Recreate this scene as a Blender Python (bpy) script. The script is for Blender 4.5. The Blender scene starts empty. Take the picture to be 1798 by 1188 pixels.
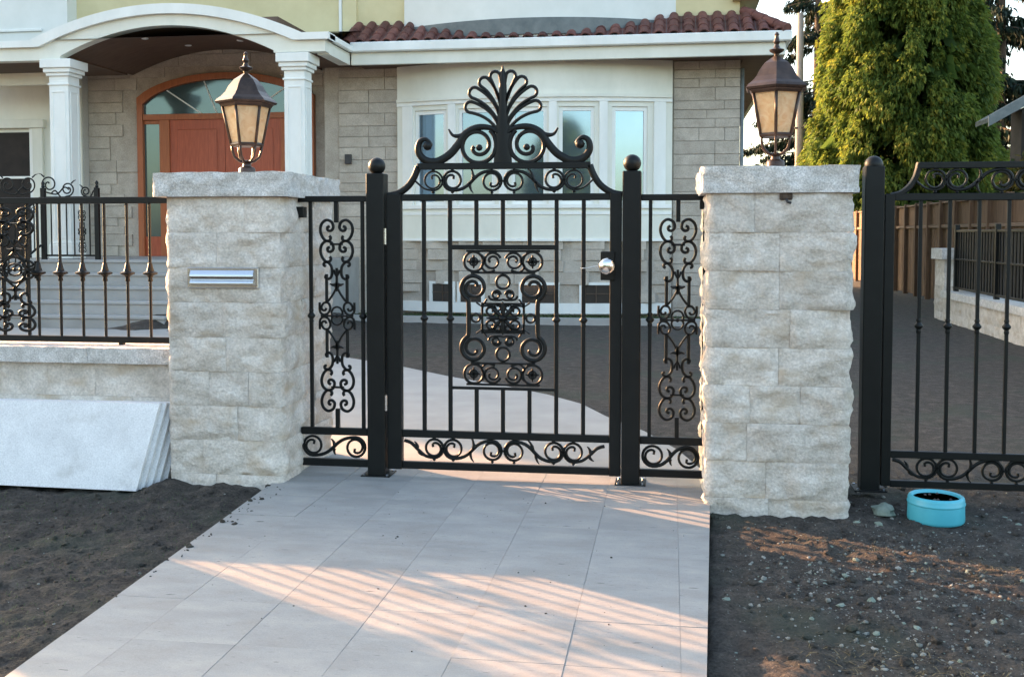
import bpy, math, random
import numpy as np
from mathutils import Vector, noise

rng = random.Random(7)
nrng = np.random.default_rng(7)
SC = bpy.context.scene
COL = SC.collection
R = math.radians

# ------------------------------------------------------------------ camera
cam = bpy.data.cameras.new('camera')
cam.sensor_fit = 'HORIZONTAL'
cam.sensor_width = 36.0
cam.lens = 36.0 * 1850.0 / 1798.0
cam.shift_y = -0.0523
cam.clip_start = 0.05
cam.clip_end = 3000
camo = bpy.data.objects.new('camera', cam)
COL.objects.link(camo)
camo.location = (0, 0, 1.6)
camo.rotation_euler = (R(90 - 2.8), 0, R(8.6))
SC.camera = camo

# ------------------------------------------------------------------ light
SUN_EL = R(14.2)
to_sun = Vector((-0.854 * math.cos(SUN_EL), 0.520 * math.cos(SUN_EL), math.sin(SUN_EL)))
w = bpy.data.worlds.new('World')
SC.world = w
w.use_nodes = True
nt = w.node_tree
sky = nt.nodes.new('ShaderNodeTexSky')
sky.sky_type = 'NISHITA'
sky.sun_disc = False
sky.sun_elevation = SUN_EL
sky.sun_rotation = math.atan2(to_sun.x, to_sun.y)
sky.air_density = 1.0
sky.dust_density = 2.5
sky.ozone_density = 0.2
bg = nt.nodes['Background']
bg.inputs['Strength'].default_value = 0.15
nt.links.new(sky.outputs[0], bg.inputs['Color'])
sun = bpy.data.lights.new('sun', 'SUN')
sun.energy = 4.4
sun.angle = R(0.5)
sun.color = (1.0, 0.53, 0.27)
suno = bpy.data.objects.new('sun', sun)
COL.objects.link(suno)
suno.rotation_euler = (-to_sun).to_track_quat('-Z', 'Y').to_euler()
SC.view_settings.view_transform = 'Standard'
SC.view_settings.look = 'None'
SC.view_settings.gamma = 1.0
SC.view_settings.use_curve_mapping = False
SC.view_settings.exposure = 2.35
SC.cycles.use_denoising = True
SC.cycles.max_bounces = 8
SC.cycles.sample_clamp_indirect = 6.0

# ------------------------------------------------------------------ materials
MATS = {}


def mat(name, c1, c2=None, scale=6.0, rough=0.8, bump=0.0, bscale=40.0, rnd=0.0, metal=0.0, spec=0.4,
        stretch=(1, 1, 1), c3=None, speck=0.0, speckscale=120.0, bdist=0.01, detail=8.0, coat=0.0, spots=None):
    m = bpy.data.materials.new(name)
    m.use_nodes = True
    t = m.node_tree
    n, L = t.nodes, t.links
    b = n['Principled BSDF']
    b.inputs['Roughness'].default_value = rough
    b.inputs['Metallic'].default_value = metal
    b.inputs['Specular IOR Level'].default_value = spec
    b.inputs['Coat Weight'].default_value = coat
    g = n.new('ShaderNodeNewGeometry')
    mp = n.new('ShaderNodeMapping')
    mp.inputs['Scale'].default_value = stretch
    L.new(g.outputs['Position'], mp.inputs['Vector'])
    if rnd:
        oi = n.new('ShaderNodeObjectInfo')
        sh = n.new('ShaderNodeVectorMath')
        sh.operation = 'MULTIPLY_ADD'
        cb = n.new('ShaderNodeCombineXYZ')
        for k in range(3):
            L.new(oi.outputs['Random'], cb.inputs[k])
        L.new(cb.outputs[0], sh.inputs[0])
        sh.inputs[1].default_value = (17, 31, 23)
        L.new(mp.outputs[0], sh.inputs[2])
        vec = sh.outputs[0]
    else:
        vec = mp.outputs[0]
    no = n.new('ShaderNodeTexNoise')
    no.inputs['Scale'].default_value = scale
    no.inputs['Detail'].default_value = detail
    no.inputs['Roughness'].default_value = 0.62
    L.new(vec, no.inputs['Vector'])
    r = n.new('ShaderNodeValToRGB')
    e = r.color_ramp.elements
    e[0].position = 0.32
    e[1].position = 0.68
    e[0].color = (*c1, 1)
    e[1].color = (*(c2 or c1), 1)
    if c3:
        x = r.color_ramp.elements.new(0.5)
        x.color = (*c3, 1)
    L.new(no.outputs['Fac'], r.inputs['Fac'])
    out = r.outputs[0]
    if speck:
        s = n.new('ShaderNodeTexNoise')
        s.inputs['Scale'].default_value = speckscale
        s.inputs['Detail'].default_value = 3
        L.new(vec, s.inputs['Vector'])
        mr = n.new('ShaderNodeMapRange')
        mr.inputs['From Min'].default_value = 0.3
        mr.inputs['From Max'].default_value = 0.7
        mr.inputs['To Min'].default_value = 1 - speck
        mr.inputs['To Max'].default_value = 1 + speck
        L.new(s.outputs['Fac'], mr.inputs['Value'])
        mx = n.new('ShaderNodeMix')
        mx.data_type = 'RGBA'
        mx.blend_type = 'MULTIPLY'
        mx.inputs[0].default_value = 1
        L.new(out, mx.inputs[6])
        L.new(mr.outputs[0], mx.inputs[7])
        out = mx.outputs[2]
    for col, sscale, lo, hi, sst in (spots if isinstance(spots, list) else [spots] if spots else []):
        mp2 = n.new('ShaderNodeMapping')
        mp2.inputs['Scale'].default_value = sst
        L.new(vec, mp2.inputs['Vector'])
        s = n.new('ShaderNodeTexNoise')
        s.inputs['Scale'].default_value = sscale
        s.inputs['Detail'].default_value = 5
        L.new(mp2.outputs[0], s.inputs['Vector'])
        mr = n.new('ShaderNodeMapRange')
        mr.inputs['From Min'].default_value = lo
        mr.inputs['From Max'].default_value = hi
        L.new(s.outputs['Fac'], mr.inputs['Value'])
        mx = n.new('ShaderNodeMix')
        mx.data_type = 'RGBA'
        L.new(mr.outputs[0], mx.inputs[0])
        L.new(out, mx.inputs[6])
        mx.inputs[7].default_value = (*col, 1)
        out = mx.outputs[2]
    if rnd:
        hs = n.new('ShaderNodeHueSaturation')
        mr = n.new('ShaderNodeMapRange')
        mr.inputs['To Min'].default_value = 1 - rnd
        mr.inputs['To Max'].default_value = 1 + rnd
        L.new(oi.outputs['Random'], mr.inputs['Value'])
        L.new(mr.outputs[0], hs.inputs['Value'])
        L.new(out, hs.inputs['Color'])
        out = hs.outputs[0]
    L.new(out, b.inputs['Base Color'])
    if bump:
        bn = n.new('ShaderNodeTexNoise')
        bn.inputs['Scale'].default_value = bscale
        bn.inputs['Detail'].default_value = 6
        bn.inputs['Roughness'].default_value = 0.65
        L.new(vec, bn.inputs['Vector'])
        bp = n.new('ShaderNodeBump')
        bp.inputs['Strength'].default_value = bump
        bp.inputs['Distance'].default_value = bdist
        L.new(bn.outputs['Fac'], bp.inputs['Height'])
        L.new(bp.outputs[0], b.inputs['Normal'])
    MATS[name] = m
    return m


mat('iron', (0.0035, 0.0045, 0.0042), (0.0065, 0.0075, 0.0070), 9, 0.45, 0.25, 160, 0, 0.0, 0.28, bdist=0.003)
mat('pillar_stone', (0.48, 0.43, 0.365), (0.72, 0.67, 0.605), 7, 0.88, 0.9, 34, 0.07, c3=(0.605, 0.55, 0.485), speck=0.17,
    speckscale=70, bdist=0.018, spots=((0.46, 0.36, 0.25), 3.2, 0.54, 0.76, (1, 1, 2.2)))
mat('cap_stone', (0.45, 0.43, 0.395), (0.69, 0.67, 0.64), 14, 0.85, 0.9, 45, 0.03, speck=0.30, speckscale=110, bdist=0.012)
mat('mortar', (0.46, 0.45, 0.42), (0.54, 0.52, 0.49), 20, 0.95, 0.4, 80)
mat('paver', (0.275, 0.264, 0.244), (0.358, 0.345, 0.318), 3.2, 0.62, 0.5, 45, 0.012, stretch=(1, 2.0, 1), c3=(0.305, 0.302, 0.288), speck=0.10,
    speckscale=160, bdist=0.004, spots=[((0.24, 0.238, 0.228), 1.7, 0.52, 0.85, (1, 1.4, 1)), ((0.18, 0.178, 0.17), 22.0, 0.64, 0.76, (1, 1.8, 1)), ((0.10, 0.10, 0.10), 7.0, 0.705, 0.735, (1, 2.6, 1))])
mat('joint', (0.20, 0.195, 0.18), (0.33, 0.325, 0.305), 3.5, 0.95)
mat('concrete', (0.29, 0.286, 0.27), (0.36, 0.354, 0.337), 2.2, 0.85, 0.25, 90, bdist=0.003)
mat('slab_granite', (0.70, 0.70, 0.70), (0.84, 0.84, 0.84), 5, 0.7, 0.35, 120, 0.03, speck=0.12, speckscale=110, bdist=0.003, spots=((0.42, 0.40, 0.36), 3.0, 0.62, 0.80, (1, 1, 1)))
mat('soil', (0.037, 0.031, 0.025), (0.096, 0.081, 0.066), 9, 0.97, 0.9, 55, c3=(0.053, 0.046, 0.039), speck=0.45, speckscale=75, bdist=0.03,
    spots=((0.044, 0.054, 0.038), 1.3, 0.52, 0.74, (1, 1, 1)))
mat('thin_blades', (0.13, 0.10, 0.045), (0.22, 0.17, 0.09), 30, 0.9, 0.4, 60)  # ochre of sunlit soil, put into the colour of thin blades
mat('grass_blade', (0.035, 0.065, 0.022), (0.075, 0.10, 0.035), 12, 0.7)
mat('cream_trim', (0.66, 0.66, 0.575), (0.78, 0.775, 0.69), 1.6, 0.7, 0.12, 70, bdist=0.003, stretch=(1, 1, .5))
mat('white_trim', (0.72, 0.73, 0.69), (0.83, 0.84, 0.80), 2.2, 0.65, stretch=(1, 1, .5))
mat('white_stucco', (0.68, 0.70, 0.66), (0.75, 0.765, 0.73), 2, 0.85, 0.3, 120, bdist=0.003)
mat('yellow_stucco', (0.60, 0.52, 0.30), (0.68, 0.60, 0.36), 2, 0.85, 0.3, 120, bdist=0.003)
mat('veneer', (0.365, 0.32, 0.265), (0.50, 0.45, 0.385), 3.5, 0.88, 0.6, 30, 0.06, speck=0.15, speckscale=50, bdist=0.012)
mat('roof_tile', (0.085, 0.034, 0.030), (0.18, 0.070, 0.054), 5, 0.75, 0.3, 60, 0.30, bdist=0.006)
mat('flashing', (0.10, 0.12, 0.125), (0.17, 0.19, 0.19), 5, 0.5)
mat('soffit', (0.10, 0.062, 0.043), (0.15, 0.095, 0.065), 3, 0.7, stretch=(1, 6, 1))
mat('door_wood', (0.29, 0.058, 0.026), (0.43, 0.095, 0.042), 6, 0.38, 0.1, 50, 0.03, stretch=(8, 8, 0.6), bdist=0.003)
mat('frame_wood', (0.28, 0.075, 0.026), (0.38, 0.115, 0.040), 6, 0.4, 0.1, 50, stretch=(8, 8, 0.6), bdist=0.003)
mat('fence_wood', (0.085, 0.048, 0.028), (0.17, 0.10, 0.058), 5, 0.85, 0.4, 40, 0.25, stretch=(7, 7, 0.5), bdist=0.006)
mat('rail_wood', (0.15, 0.095, 0.065), (0.22, 0.15, 0.105), 5, 0.85, 0.3, 40, 0.1, stretch=(7, 0.5, 7))
mat('steel', (0.55, 0.57, 0.60), (0.68, 0.70, 0.72), 30, 0.24, 0.05, 200, metal=1.0, stretch=(0.2, 1, 12), bdist=0.001)
mat('chrome', (0.72, 0.70, 0.66), (0.8, 0.78, 0.72), 10, 0.16, metal=1.0)
mat('bronze', (0.030, 0.019, 0.015), (0.070, 0.045, 0.034), 14, 0.36, 0.2, 120, metal=0.35, bdist=0.002)
mat('bowl_plastic', (0.065, 0.40, 0.50), (0.085, 0.45, 0.55), 8, 0.38, 0.0, spec=0.5)
mat('bowl_inside', (0.012, 0.015, 0.022), (0.03, 0.03, 0.04), 60, 0.6)
mat('kibble', (0.05, 0.035, 0.04), (0.10, 0.075, 0.075), 60, 0.8, 0.5, 100)
mat('pebble', (0.10, 0.095, 0.085), (0.36, 0.35, 0.32), 14, 0.85, 0.4, 90, c3=(0.17, 0.18, 0.16))
mat('rock_green', (0.13, 0.17, 0.14), (0.24, 0.28, 0.235), 18, 0.9, 0.6, 50)
mat('bark', (0.06, 0.042, 0.030), (0.13, 0.095, 0.070), 8, 0.95, 0.8, 30, stretch=(5, 5, 0.8), bdist=0.03)
mat('pole_wood', (0.24, 0.215, 0.19), (0.34, 0.31, 0.28), 5, 0.9, 0.3, 40, stretch=(6, 6, 0.4))
mat('shaded_wall', (0.035, 0.031, 0.028), (0.06, 0.052, 0.046), 4, 0.9)  # deep shade on the neighbouring building put into the base colour
mat('shingle', (0.06, 0.075, 0.07), (0.12, 0.14, 0.13), 8, 0.85, 0.3, 30)
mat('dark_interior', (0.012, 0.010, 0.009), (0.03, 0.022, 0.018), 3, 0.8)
mat('box_grey', (0.03, 0.03, 0.032), (0.05, 0.05, 0.052), 10, 0.5)


def glass(name, col, rough=0.03, metal=0.75):
    m = mat(name, col, tuple(c * 1.08 for c in col), 2.0, rough, metal=metal, spec=0.6)
    return m


glass('window_glass', (0.20, 0.29, 0.37), 0.05, 0.8)
glass('door_glass', (0.10, 0.15, 0.16), 0.08, 0.6)
glass('basement_glass', (0.045, 0.038, 0.032), 0.08, 0.0)


def amber():
    m = bpy.data.materials.new('amber_glass')
    m.use_nodes = True
    t = m.node_tree
    n, L = t.nodes, t.links
    out = n['Material Output']
    b = n['Principled BSDF']
    b.inputs['Roughness'].default_value = 0.3
    no = n.new('ShaderNodeTexNoise')
    no.inputs['Scale'].default_value = 16
    no.inputs['Detail'].default_value = 4
    no.inputs['Distortion'].default_value = 1.5
    g = n.new('ShaderNodeNewGeometry')
    L.new(g.outputs['Position'], no.inputs['Vector'])
    r = n.new('ShaderNodeValToRGB')
    r.color_ramp.elements[0].position = 0.3
    r.color_ramp.elements[1].position = 0.7
    r.color_ramp.elements[0].color = (0.74, 0.55, 0.30, 1)
    r.color_ramp.elements[1].color = (0.88, 0.78, 0.56, 1)
    L.new(no.outputs['Fac'], r.inputs['Fac'])
    L.new(r.outputs[0], b.inputs['Base Color'])
    tr = n.new('ShaderNodeBsdfTranslucent')
    L.new(r.outputs[0], tr.inputs['Color'])
    mx = n.new('ShaderNodeMixShader')
    mx.inputs[0].default_value = 0.5
    L.new(b.outputs[0], mx.inputs[1])
    L.new(tr.outputs[0], mx.inputs[2])
    L.new(mx.outputs[0], out.inputs['Surface'])
    MATS['amber_glass'] = m


amber()


def foliage(name, c1, c2, c3, trans=0.35):
    m = bpy.data.materials.new(name)
    m.use_nodes = True
    t = m.node_tree
    n, L = t.nodes, t.links
    out = n['Material Output']
    b = n['Principled BSDF']
    b.inputs['Roughness'].default_value = 0.65
    b.inputs['Specular IOR Level'].default_value = 0.25
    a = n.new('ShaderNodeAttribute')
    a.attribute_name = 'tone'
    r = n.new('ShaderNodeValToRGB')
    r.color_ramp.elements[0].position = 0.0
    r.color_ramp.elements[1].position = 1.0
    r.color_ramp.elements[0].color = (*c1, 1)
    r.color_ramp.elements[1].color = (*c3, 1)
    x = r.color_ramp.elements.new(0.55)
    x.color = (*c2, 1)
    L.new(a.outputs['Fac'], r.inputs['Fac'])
    L.new(r.outputs[0], b.inputs['Base Color'])
    tr = n.new('ShaderNodeBsdfTranslucent')
    L.new(r.outputs[0], tr.inputs['Color'])
    mx = n.new('ShaderNodeMixShader')
    mx.inputs[0].default_value = trans
    L.new(b.outputs[0], mx.inputs[1])
    L.new(tr.outputs[0], mx.inputs[2])
    L.new(mx.outputs[0], out.inputs['Surface'])
    MATS[name] = m


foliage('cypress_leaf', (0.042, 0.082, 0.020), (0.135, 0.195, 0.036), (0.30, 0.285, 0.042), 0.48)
foliage('fir_leaf', (0.006, 0.015, 0.010), (0.012, 0.028, 0.017), (0.028, 0.045, 0.025), 0.2)
foliage('shrub_leaf', (0.03, 0.05, 0.015), (0.08, 0.09, 0.02), (0.19, 0.13, 0.03))

# ------------------------------------------------------------------ mesh helpers


class MB:
    """collects faces; build() links them as ONE mesh object"""

    def __init__(s):
        s.v, s.f = [], []

    def add(s, vs, fs):
        o = len(s.v)
        s.v += [tuple(p) for p in vs]
        s.f += [tuple(i + o for i in f) for f in fs]
        return s

    def box(s, x0, x1, y0, y1, z0, z1, b=0.0):
        if b <= 0:
            s.add([(x0, y0, z0), (x1, y0, z0), (x1, y1, z0), (x0, y1, z0), (x0, y0, z1), (x1, y0, z1), (x1, y1, z1), (x0, y1, z1)],
                  [(0, 3, 2, 1), (4, 5, 6, 7), (0, 1, 5, 4), (1, 2, 6, 5), (2, 3, 7, 6), (3, 0, 4, 7)])
            return s
        b = min(b, (x1 - x0) * .45, (y1 - y0) * .45, (z1 - z0) * .45)
        vs, idx = [], {}
        X, Y, Z = (x0, x1), (y0, y1), (z0, z1)
        for i in (0, 1):
            for j in (0, 1):
                for k in (0, 1):
                    sx, sy, sz = (1 - 2 * i) * b, (1 - 2 * j) * b, (1 - 2 * k) * b
                    idx[i, j, k, 0] = len(vs); vs.append((X[i], Y[j] + sy, Z[k] + sz))
                    idx[i, j, k, 1] = len(vs); vs.append((X[i] + sx, Y[j], Z[k] + sz))
                    idx[i, j, k, 2] = len(vs); vs.append((X[i] + sx, Y[j] + sy, Z[k]))
        fs = []
        q = lambda a, *p: fs.append([idx[(*c, a)] for c in p])
        q(0, (0, 0, 0), (0, 0, 1), (0, 1, 1), (0, 1, 0)); q(0, (1, 0, 0), (1, 1, 0), (1, 1, 1), (1, 0, 1))
        q(1, (0, 0, 0), (1, 0, 0), (1, 0, 1), (0, 0, 1)); q(1, (0, 1, 0), (0, 1, 1), (1, 1, 1), (1, 1, 0))
        q(2, (0, 0, 0), (0, 1, 0), (1, 1, 0), (1, 0, 0)); q(2, (0, 0, 1), (1, 0, 1), (1, 1, 1), (0, 1, 1))
        for i in (0, 1):
            for j in (0, 1):
                fs.append([idx[i, j, 0, 0], idx[i, j, 0, 1], idx[i, j, 1, 1], idx[i, j, 1, 0]])
                fs.append([idx[i, 0, j, 0], idx[i, 0, j, 2], idx[i, 1, j, 2], idx[i, 1, j, 0]])
                fs.append([idx[0, i, j, 1], idx[0, i, j, 2], idx[1, i, j, 2], idx[1, i, j, 1]])
                for k in (0, 1):
                    fs.append([idx[i, j, k, 0], idx[i, j, k, 1], idx[i, j, k, 2]])
        s.add(vs, fs)
        return s

    def prism(s, poly, z0, z1):
        """extrude an x,y polygon between two heights"""
        n = len(poly)
        s.add([(x, y, z0) for x, y in poly] + [(x, y, z1) for x, y in poly],
              [tuple(range(n - 1, -1, -1)), tuple(range(n, 2 * n))] + [(i, (i + 1) % n, n + (i + 1) % n, n + i) for i in range(n)])
        return s

    def prism_y(s, poly, y0, y1):
        """extrude an x,z polygon between two depths"""
        n = len(poly)
        s.add([(x, y0, z) for x, z in poly] + [(x, y1, z) for x, z in poly],
              [tuple(range(n)), tuple(range(2 * n - 1, n - 1, -1))] + [((i + 1) % n, i, n + i, n + (i + 1) % n) for i in range(n)])
        return s

    def band_y(s, lo, hi, y0, y1):
        """strip between two x,z polylines of the same length, extruded in y"""
        n = len(lo)
        vs = []
        for y in (y0, y1):
            vs += [(x, y, z) for x, z in lo] + [(x, y, z) for x, z in hi]
        fs = []
        for i in range(n - 1):
            a, b, c, d = i, i + 1, n + i + 1, n + i
            fs += [(a, b, c, d), (2 * n + d, 2 * n + c, 2 * n + b, 2 * n + a), (b, a, 2 * n + a, 2 * n + b), (d, c, 2 * n + c, 2 * n + d)]
        fs += [(0, n, 3 * n, 2 * n), (2 * n - 1, n - 1, 3 * n - 1, 4 * n - 1)]
        s.add(vs, fs)
        return s

    def lathe(s, prof, seg=16, cx=0, cy=0, cz=0, a0=0.0):
        n = len(prof)
        vs = []
        for i in range(seg):
            a = a0 + 2 * math.pi * i / seg
            for r, z in prof:
                vs.append((cx + r * math.cos(a), cy + r * math.sin(a), cz + z))
        fs = []
        for i in range(seg):
            j = (i + 1) % seg
            for k in range(n - 1):
                fs.append((i * n + k, j * n + k, j * n + k + 1, i * n + k + 1))
        fs.append(tuple(i * n for i in range(seg - 1, -1, -1)))
        fs.append(tuple(i * n + n - 1 for i in range(seg)))
        s.add(vs, fs)
        return s

    def tube(s, pts, r, seg=8):
        pts = [Vector(p) for p in pts]
        n = len(pts)
        rs = r if isinstance(r, (list, tuple)) else [r] * n
        vs = []
        nrm = None
        for i in range(n):
            t = (pts[min(i + 1, n - 1)] - pts[max(i - 1, 0)]).normalized()
            if nrm is None:
                nrm = t.orthogonal().normalized()
            nrm = (nrm - t * nrm.dot(t)).normalized()
            bn = t.cross(nrm)
            for k in range(seg):
                a = 2 * math.pi * k / seg
                vs.append(pts[i] + (nrm * math.cos(a) + bn * math.sin(a)) * rs[i])
        fs = [(i * seg + k, i * seg + (k + 1) % seg, (i + 1) * seg + (k + 1) % seg, (i + 1) * seg + k) for i in range(n - 1) for k in range(seg)]
        fs.append(tuple(range(seg - 1, -1, -1)))
        fs.append(tuple((n - 1) * seg + k for k in range(seg)))
        s.add(vs, fs)
        return s

    def bar(s, pts, w, d=0.016, y=0.0, closed=False):
        """a wrought bar swept along an x,z path: rounded flat section, w wide, d deep"""
        n = len(pts)
        ws = w if isinstance(w, (list, tuple)) else [w] * n
        sec = [(0.5, 0.18), (0.5, -0.18), (0.26, -0.5), (-0.26, -0.5), (-0.5, -0.18), (-0.5, 0.18), (-0.26, 0.5), (0.26, 0.5)]
        vs = []
        for i in range(n):
            if closed:
                a, b = pts[(i - 1) % n], pts[(i + 1) % n]
            else:
                a, b = pts[max(i - 1, 0)], pts[min(i + 1, n - 1)]
            tx, tz = b[0] - a[0], b[1] - a[1]
            l = math.hypot(tx, tz) or 1
            nx, nz = -tz / l, tx / l
            for u, v in sec:
                vs.append((pts[i][0] + nx * u * ws[i], y + v * d, pts[i][1] + nz * u * ws[i]))
        fs = []
        for i in range(n if closed else n - 1):
            j = (i + 1) % n
            for k in range(8):
                fs.append((i * 8 + k, i * 8 + (k + 1) % 8, j * 8 + (k + 1) % 8, j * 8 + k))
        if not closed:
            fs += [tuple(range(7, -1, -1)), tuple((n - 1) * 8 + k for k in range(8))]
        s.add(vs, fs)
        return s

    def mesh(s, name, m, smooth=None):
        me = bpy.data.meshes.new(name)
        me.from_pydata(s.v, [], s.f)
        me.materials.append(MATS[m])
        if smooth is not None:
            me.polygons.foreach_set('use_smooth', [True] * len(me.polygons))
            if smooth < 180:
                me.set_sharp_from_angle(angle=R(smooth))
        me.update()
        return me

    def build(s, name, m, parent=None, smooth=None, loc=None):
        off = worldloc(parent)
        if loc is None:
            s.v = [(p[0] - off[0], p[1] - off[1], p[2] - off[2]) for p in s.v]
            l = (0, 0, 0)
        else:
            l = (loc[0] - off[0], loc[1] - off[1], loc[2] - off[2])
        return link(name, s.mesh(name, m, smooth), parent, l)


def worldloc(o):
    p = Vector((0, 0, 0))
    while o is not None:
        p += o.location
        o = o.parent
    return p


def link(name, me, parent=None, loc=(0, 0, 0)):
    o = bpy.data.objects.new(name, me)
    COL.objects.link(o)
    o.parent = parent
    o.location = loc
    return o


def inst(name, me, parent, wloc, rotz=0.0):
    off = worldloc(parent)
    o = link(name, me, parent, (wloc[0] - off[0], wloc[1] - off[1], wloc[2] - off[2]))
    o.rotation_euler = (0, 0, rotz)
    return o


def thing(name, label, cat, loc, group=None):
    o = bpy.data.objects.new(name, None)
    o.empty_display_size = 0.1
    COL.objects.link(o)
    o.location = loc
    o['label'] = label
    o['category'] = cat
    if group:
        o['group'] = group
    return o


def tag(o, label, cat, group=None, kind=None):
    o['label'] = label
    o['category'] = cat
    if group:
        o['group'] = group
    if kind:
        o['kind'] = kind
    return o


def structure(o):
    o['kind'] = 'structure'
    return o


def cr(pts, k=6, closed=False):
    """Catmull-Rom curve through 2-D points"""
    n = len(pts)
    out = []
    rngi = range(n if closed else n - 1)
    for i in rngi:
        g = lambda j: pts[j % n] if closed else pts[min(max(j, 0), n - 1)]
        p0, p1, p2, p3 = g(i - 1), g(i), g(i + 1), g(i + 2)
        for q in range(k):
            t = q / k
            out.append(tuple(0.5 * (2 * p1[a] + (-p0[a] + p2[a]) * t + (2 * p0[a] - 5 * p1[a] + 4 * p2[a] - p3[a]) * t * t
                                    + (-p0[a] + 3 * p1[a] - 3 * p2[a] + p3[a]) * t ** 3) for a in (0, 1)))
    if not closed:
        out.append(tuple(pts[-1]))
    return out


def spiral(cx, cz, r0, r1, aend, turns, sgn=1, n=34, ex=0.55):
    """from the eye (r0) out to r1, reaching angle aend (radians)"""
    out = []
    for i in range(n):
        t = i / (n - 1)
        a = aend - sgn * turns * 2 * math.pi * (1 - t)
        r = r0 + (r1 - r0) * t ** ex
        out.append((cx + r * math.cos(a), cz + r * math.sin(a)))
    return out


def ring(cx, cz, r, n=24):
    return [(cx + r * math.cos(2 * math.pi * i / n), cz + r * math.sin(2 * math.pi * i / n)) for i in range(n)]


def sm(a, b, x):
    t = min(1, max(0, (x - a) / (b - a)))
    return t * t * (3 - 2 * t)


def fbm(x, y, z=0.0, o=4):
    v, a = 0.0, 1.0
    for _ in range(o):
        v += a * noise.noise((x, y, z))
        x, y, z, a = x * 2.03 + 3.1, y * 2.03 + 1.7, z * 2.03 + 5.3, a * 0.5
    return v


# ------------------------------------------------------------------ ground
XL = lambda y: -2.44 + (6.1 - y) * 0.0513 if y < 6.4 else -2.455
XR = lambda y: 0.222 - (5.9 - y) * 0.0400 if y < 6.4 else 0.242
INNER = [(-2.36, 7.02), (-6.0, 9.3), (-12.9, 13.8), (-12.9, 16.0), (-8.6, 15.9), (-8.17, 16.2), (-6.3, 14.7), (-4.54, 13.16), (-3.10, 11.93),
         (-2.37, 11.17), (-1.7, 10.6), (-1.18, 10.07), (-0.80, 9.55), (-0.535, 8.92), (-0.2, 8.3), (0.06, 7.6), (0.20, 7.02)]


def in_inner(x, y):
    c = False
    n = len(INNER)
    for i in range(n):
        x1, y1 = INNER[i]
        x2, y2 = INNER[(i + 1) % n]
        if (y1 > y) != (y2 > y) and x < (x2 - x1) * (y - y1) / (y2 - y1) + x1:
            c = not c
    return c


def ground_z(x, y):
    z = 0.012 * fbm(x * 1.6, y * 1.6, 0, 3) if -30 < x < 30 and y < 60 else 0.0
    if 7.2 < y < 20:
        z += .012 * noise.noise((x * 3.1, y * 3.1, 8))
    if y < 7.4 and -7 < x < 4:
        z += 0.030 * fbm(x * 5, y * 5, 3, 4) * 0.7 + 0.016 * noise.noise((x * 17, y * 17, 1.0)) + 0.007 * noise.noise((x * 31, y * 31, 4.0))
        # soil heaped against the left pillar and under the slabs
        z += 0.055 * math.exp(-((x + 3.08) ** 2 / 0.02 + (y - 6.16) ** 2 / 0.03)) - .045 * sm(-3.15, -3.4, x) + 0.045 * math.exp(-((x + 2.72) ** 2 / 0.035 + (y - 6.15) ** 2 / 0.02))
    # planting bed beside the entrance steps
    z += 0.27 * sm(-9.3, -8.4, x) * sm(-5.4, -7.0, x) * sm(15.2, 16.6, y) * sm(19.9, 18.8, y)
    e = 0.0
    if XL(y) < x < XR(y) and y < 7.1:
        e = 1.0
    if y > 6.9 and in_inner(x, y):
        e = 1.0
    return min(z, -0.03) if e else z


def ground():
    def axis(segs):
        out = []
        for a, b, st in segs:
            n = max(1, int(round((b - a) / st)))
            out += [a + (b - a) * i / n for i in range(n)]
        out.append(segs[-1][1])
        return out
    xs = axis([(-500, -60, 60), (-60, -14, 6), (-14, -4.6, .4), (-4.6, -2.0, .026), (-2.0, 0.0, .25), (0.0, 2.6, .024),
               (2.6, 6, .12), (6, 14, 1.5), (14, 60, 6), (60, 500, 60)])
    ys = axis([(-400, -30, 50), (-30, 0, 5), (0, 3.3, .3), (3.3, 7.2, .026), (7.2, 10, .14), (10, 22, .4), (22, 60, 3), (60, 600, 60)])
    nx, ny = len(xs), len(ys)
    vs = [(x, y, ground_z(x, y)) for y in ys for x in xs]
    fs = [(j * nx + i, j * nx + i + 1, (j + 1) * nx + i + 1, (j + 1) * nx + i) for j in range(ny - 1) for i in range(nx - 1)]
    m = MB().add(vs, fs)
    structure(m.build('ground', 'soil', None, 180))


ground()

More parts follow.
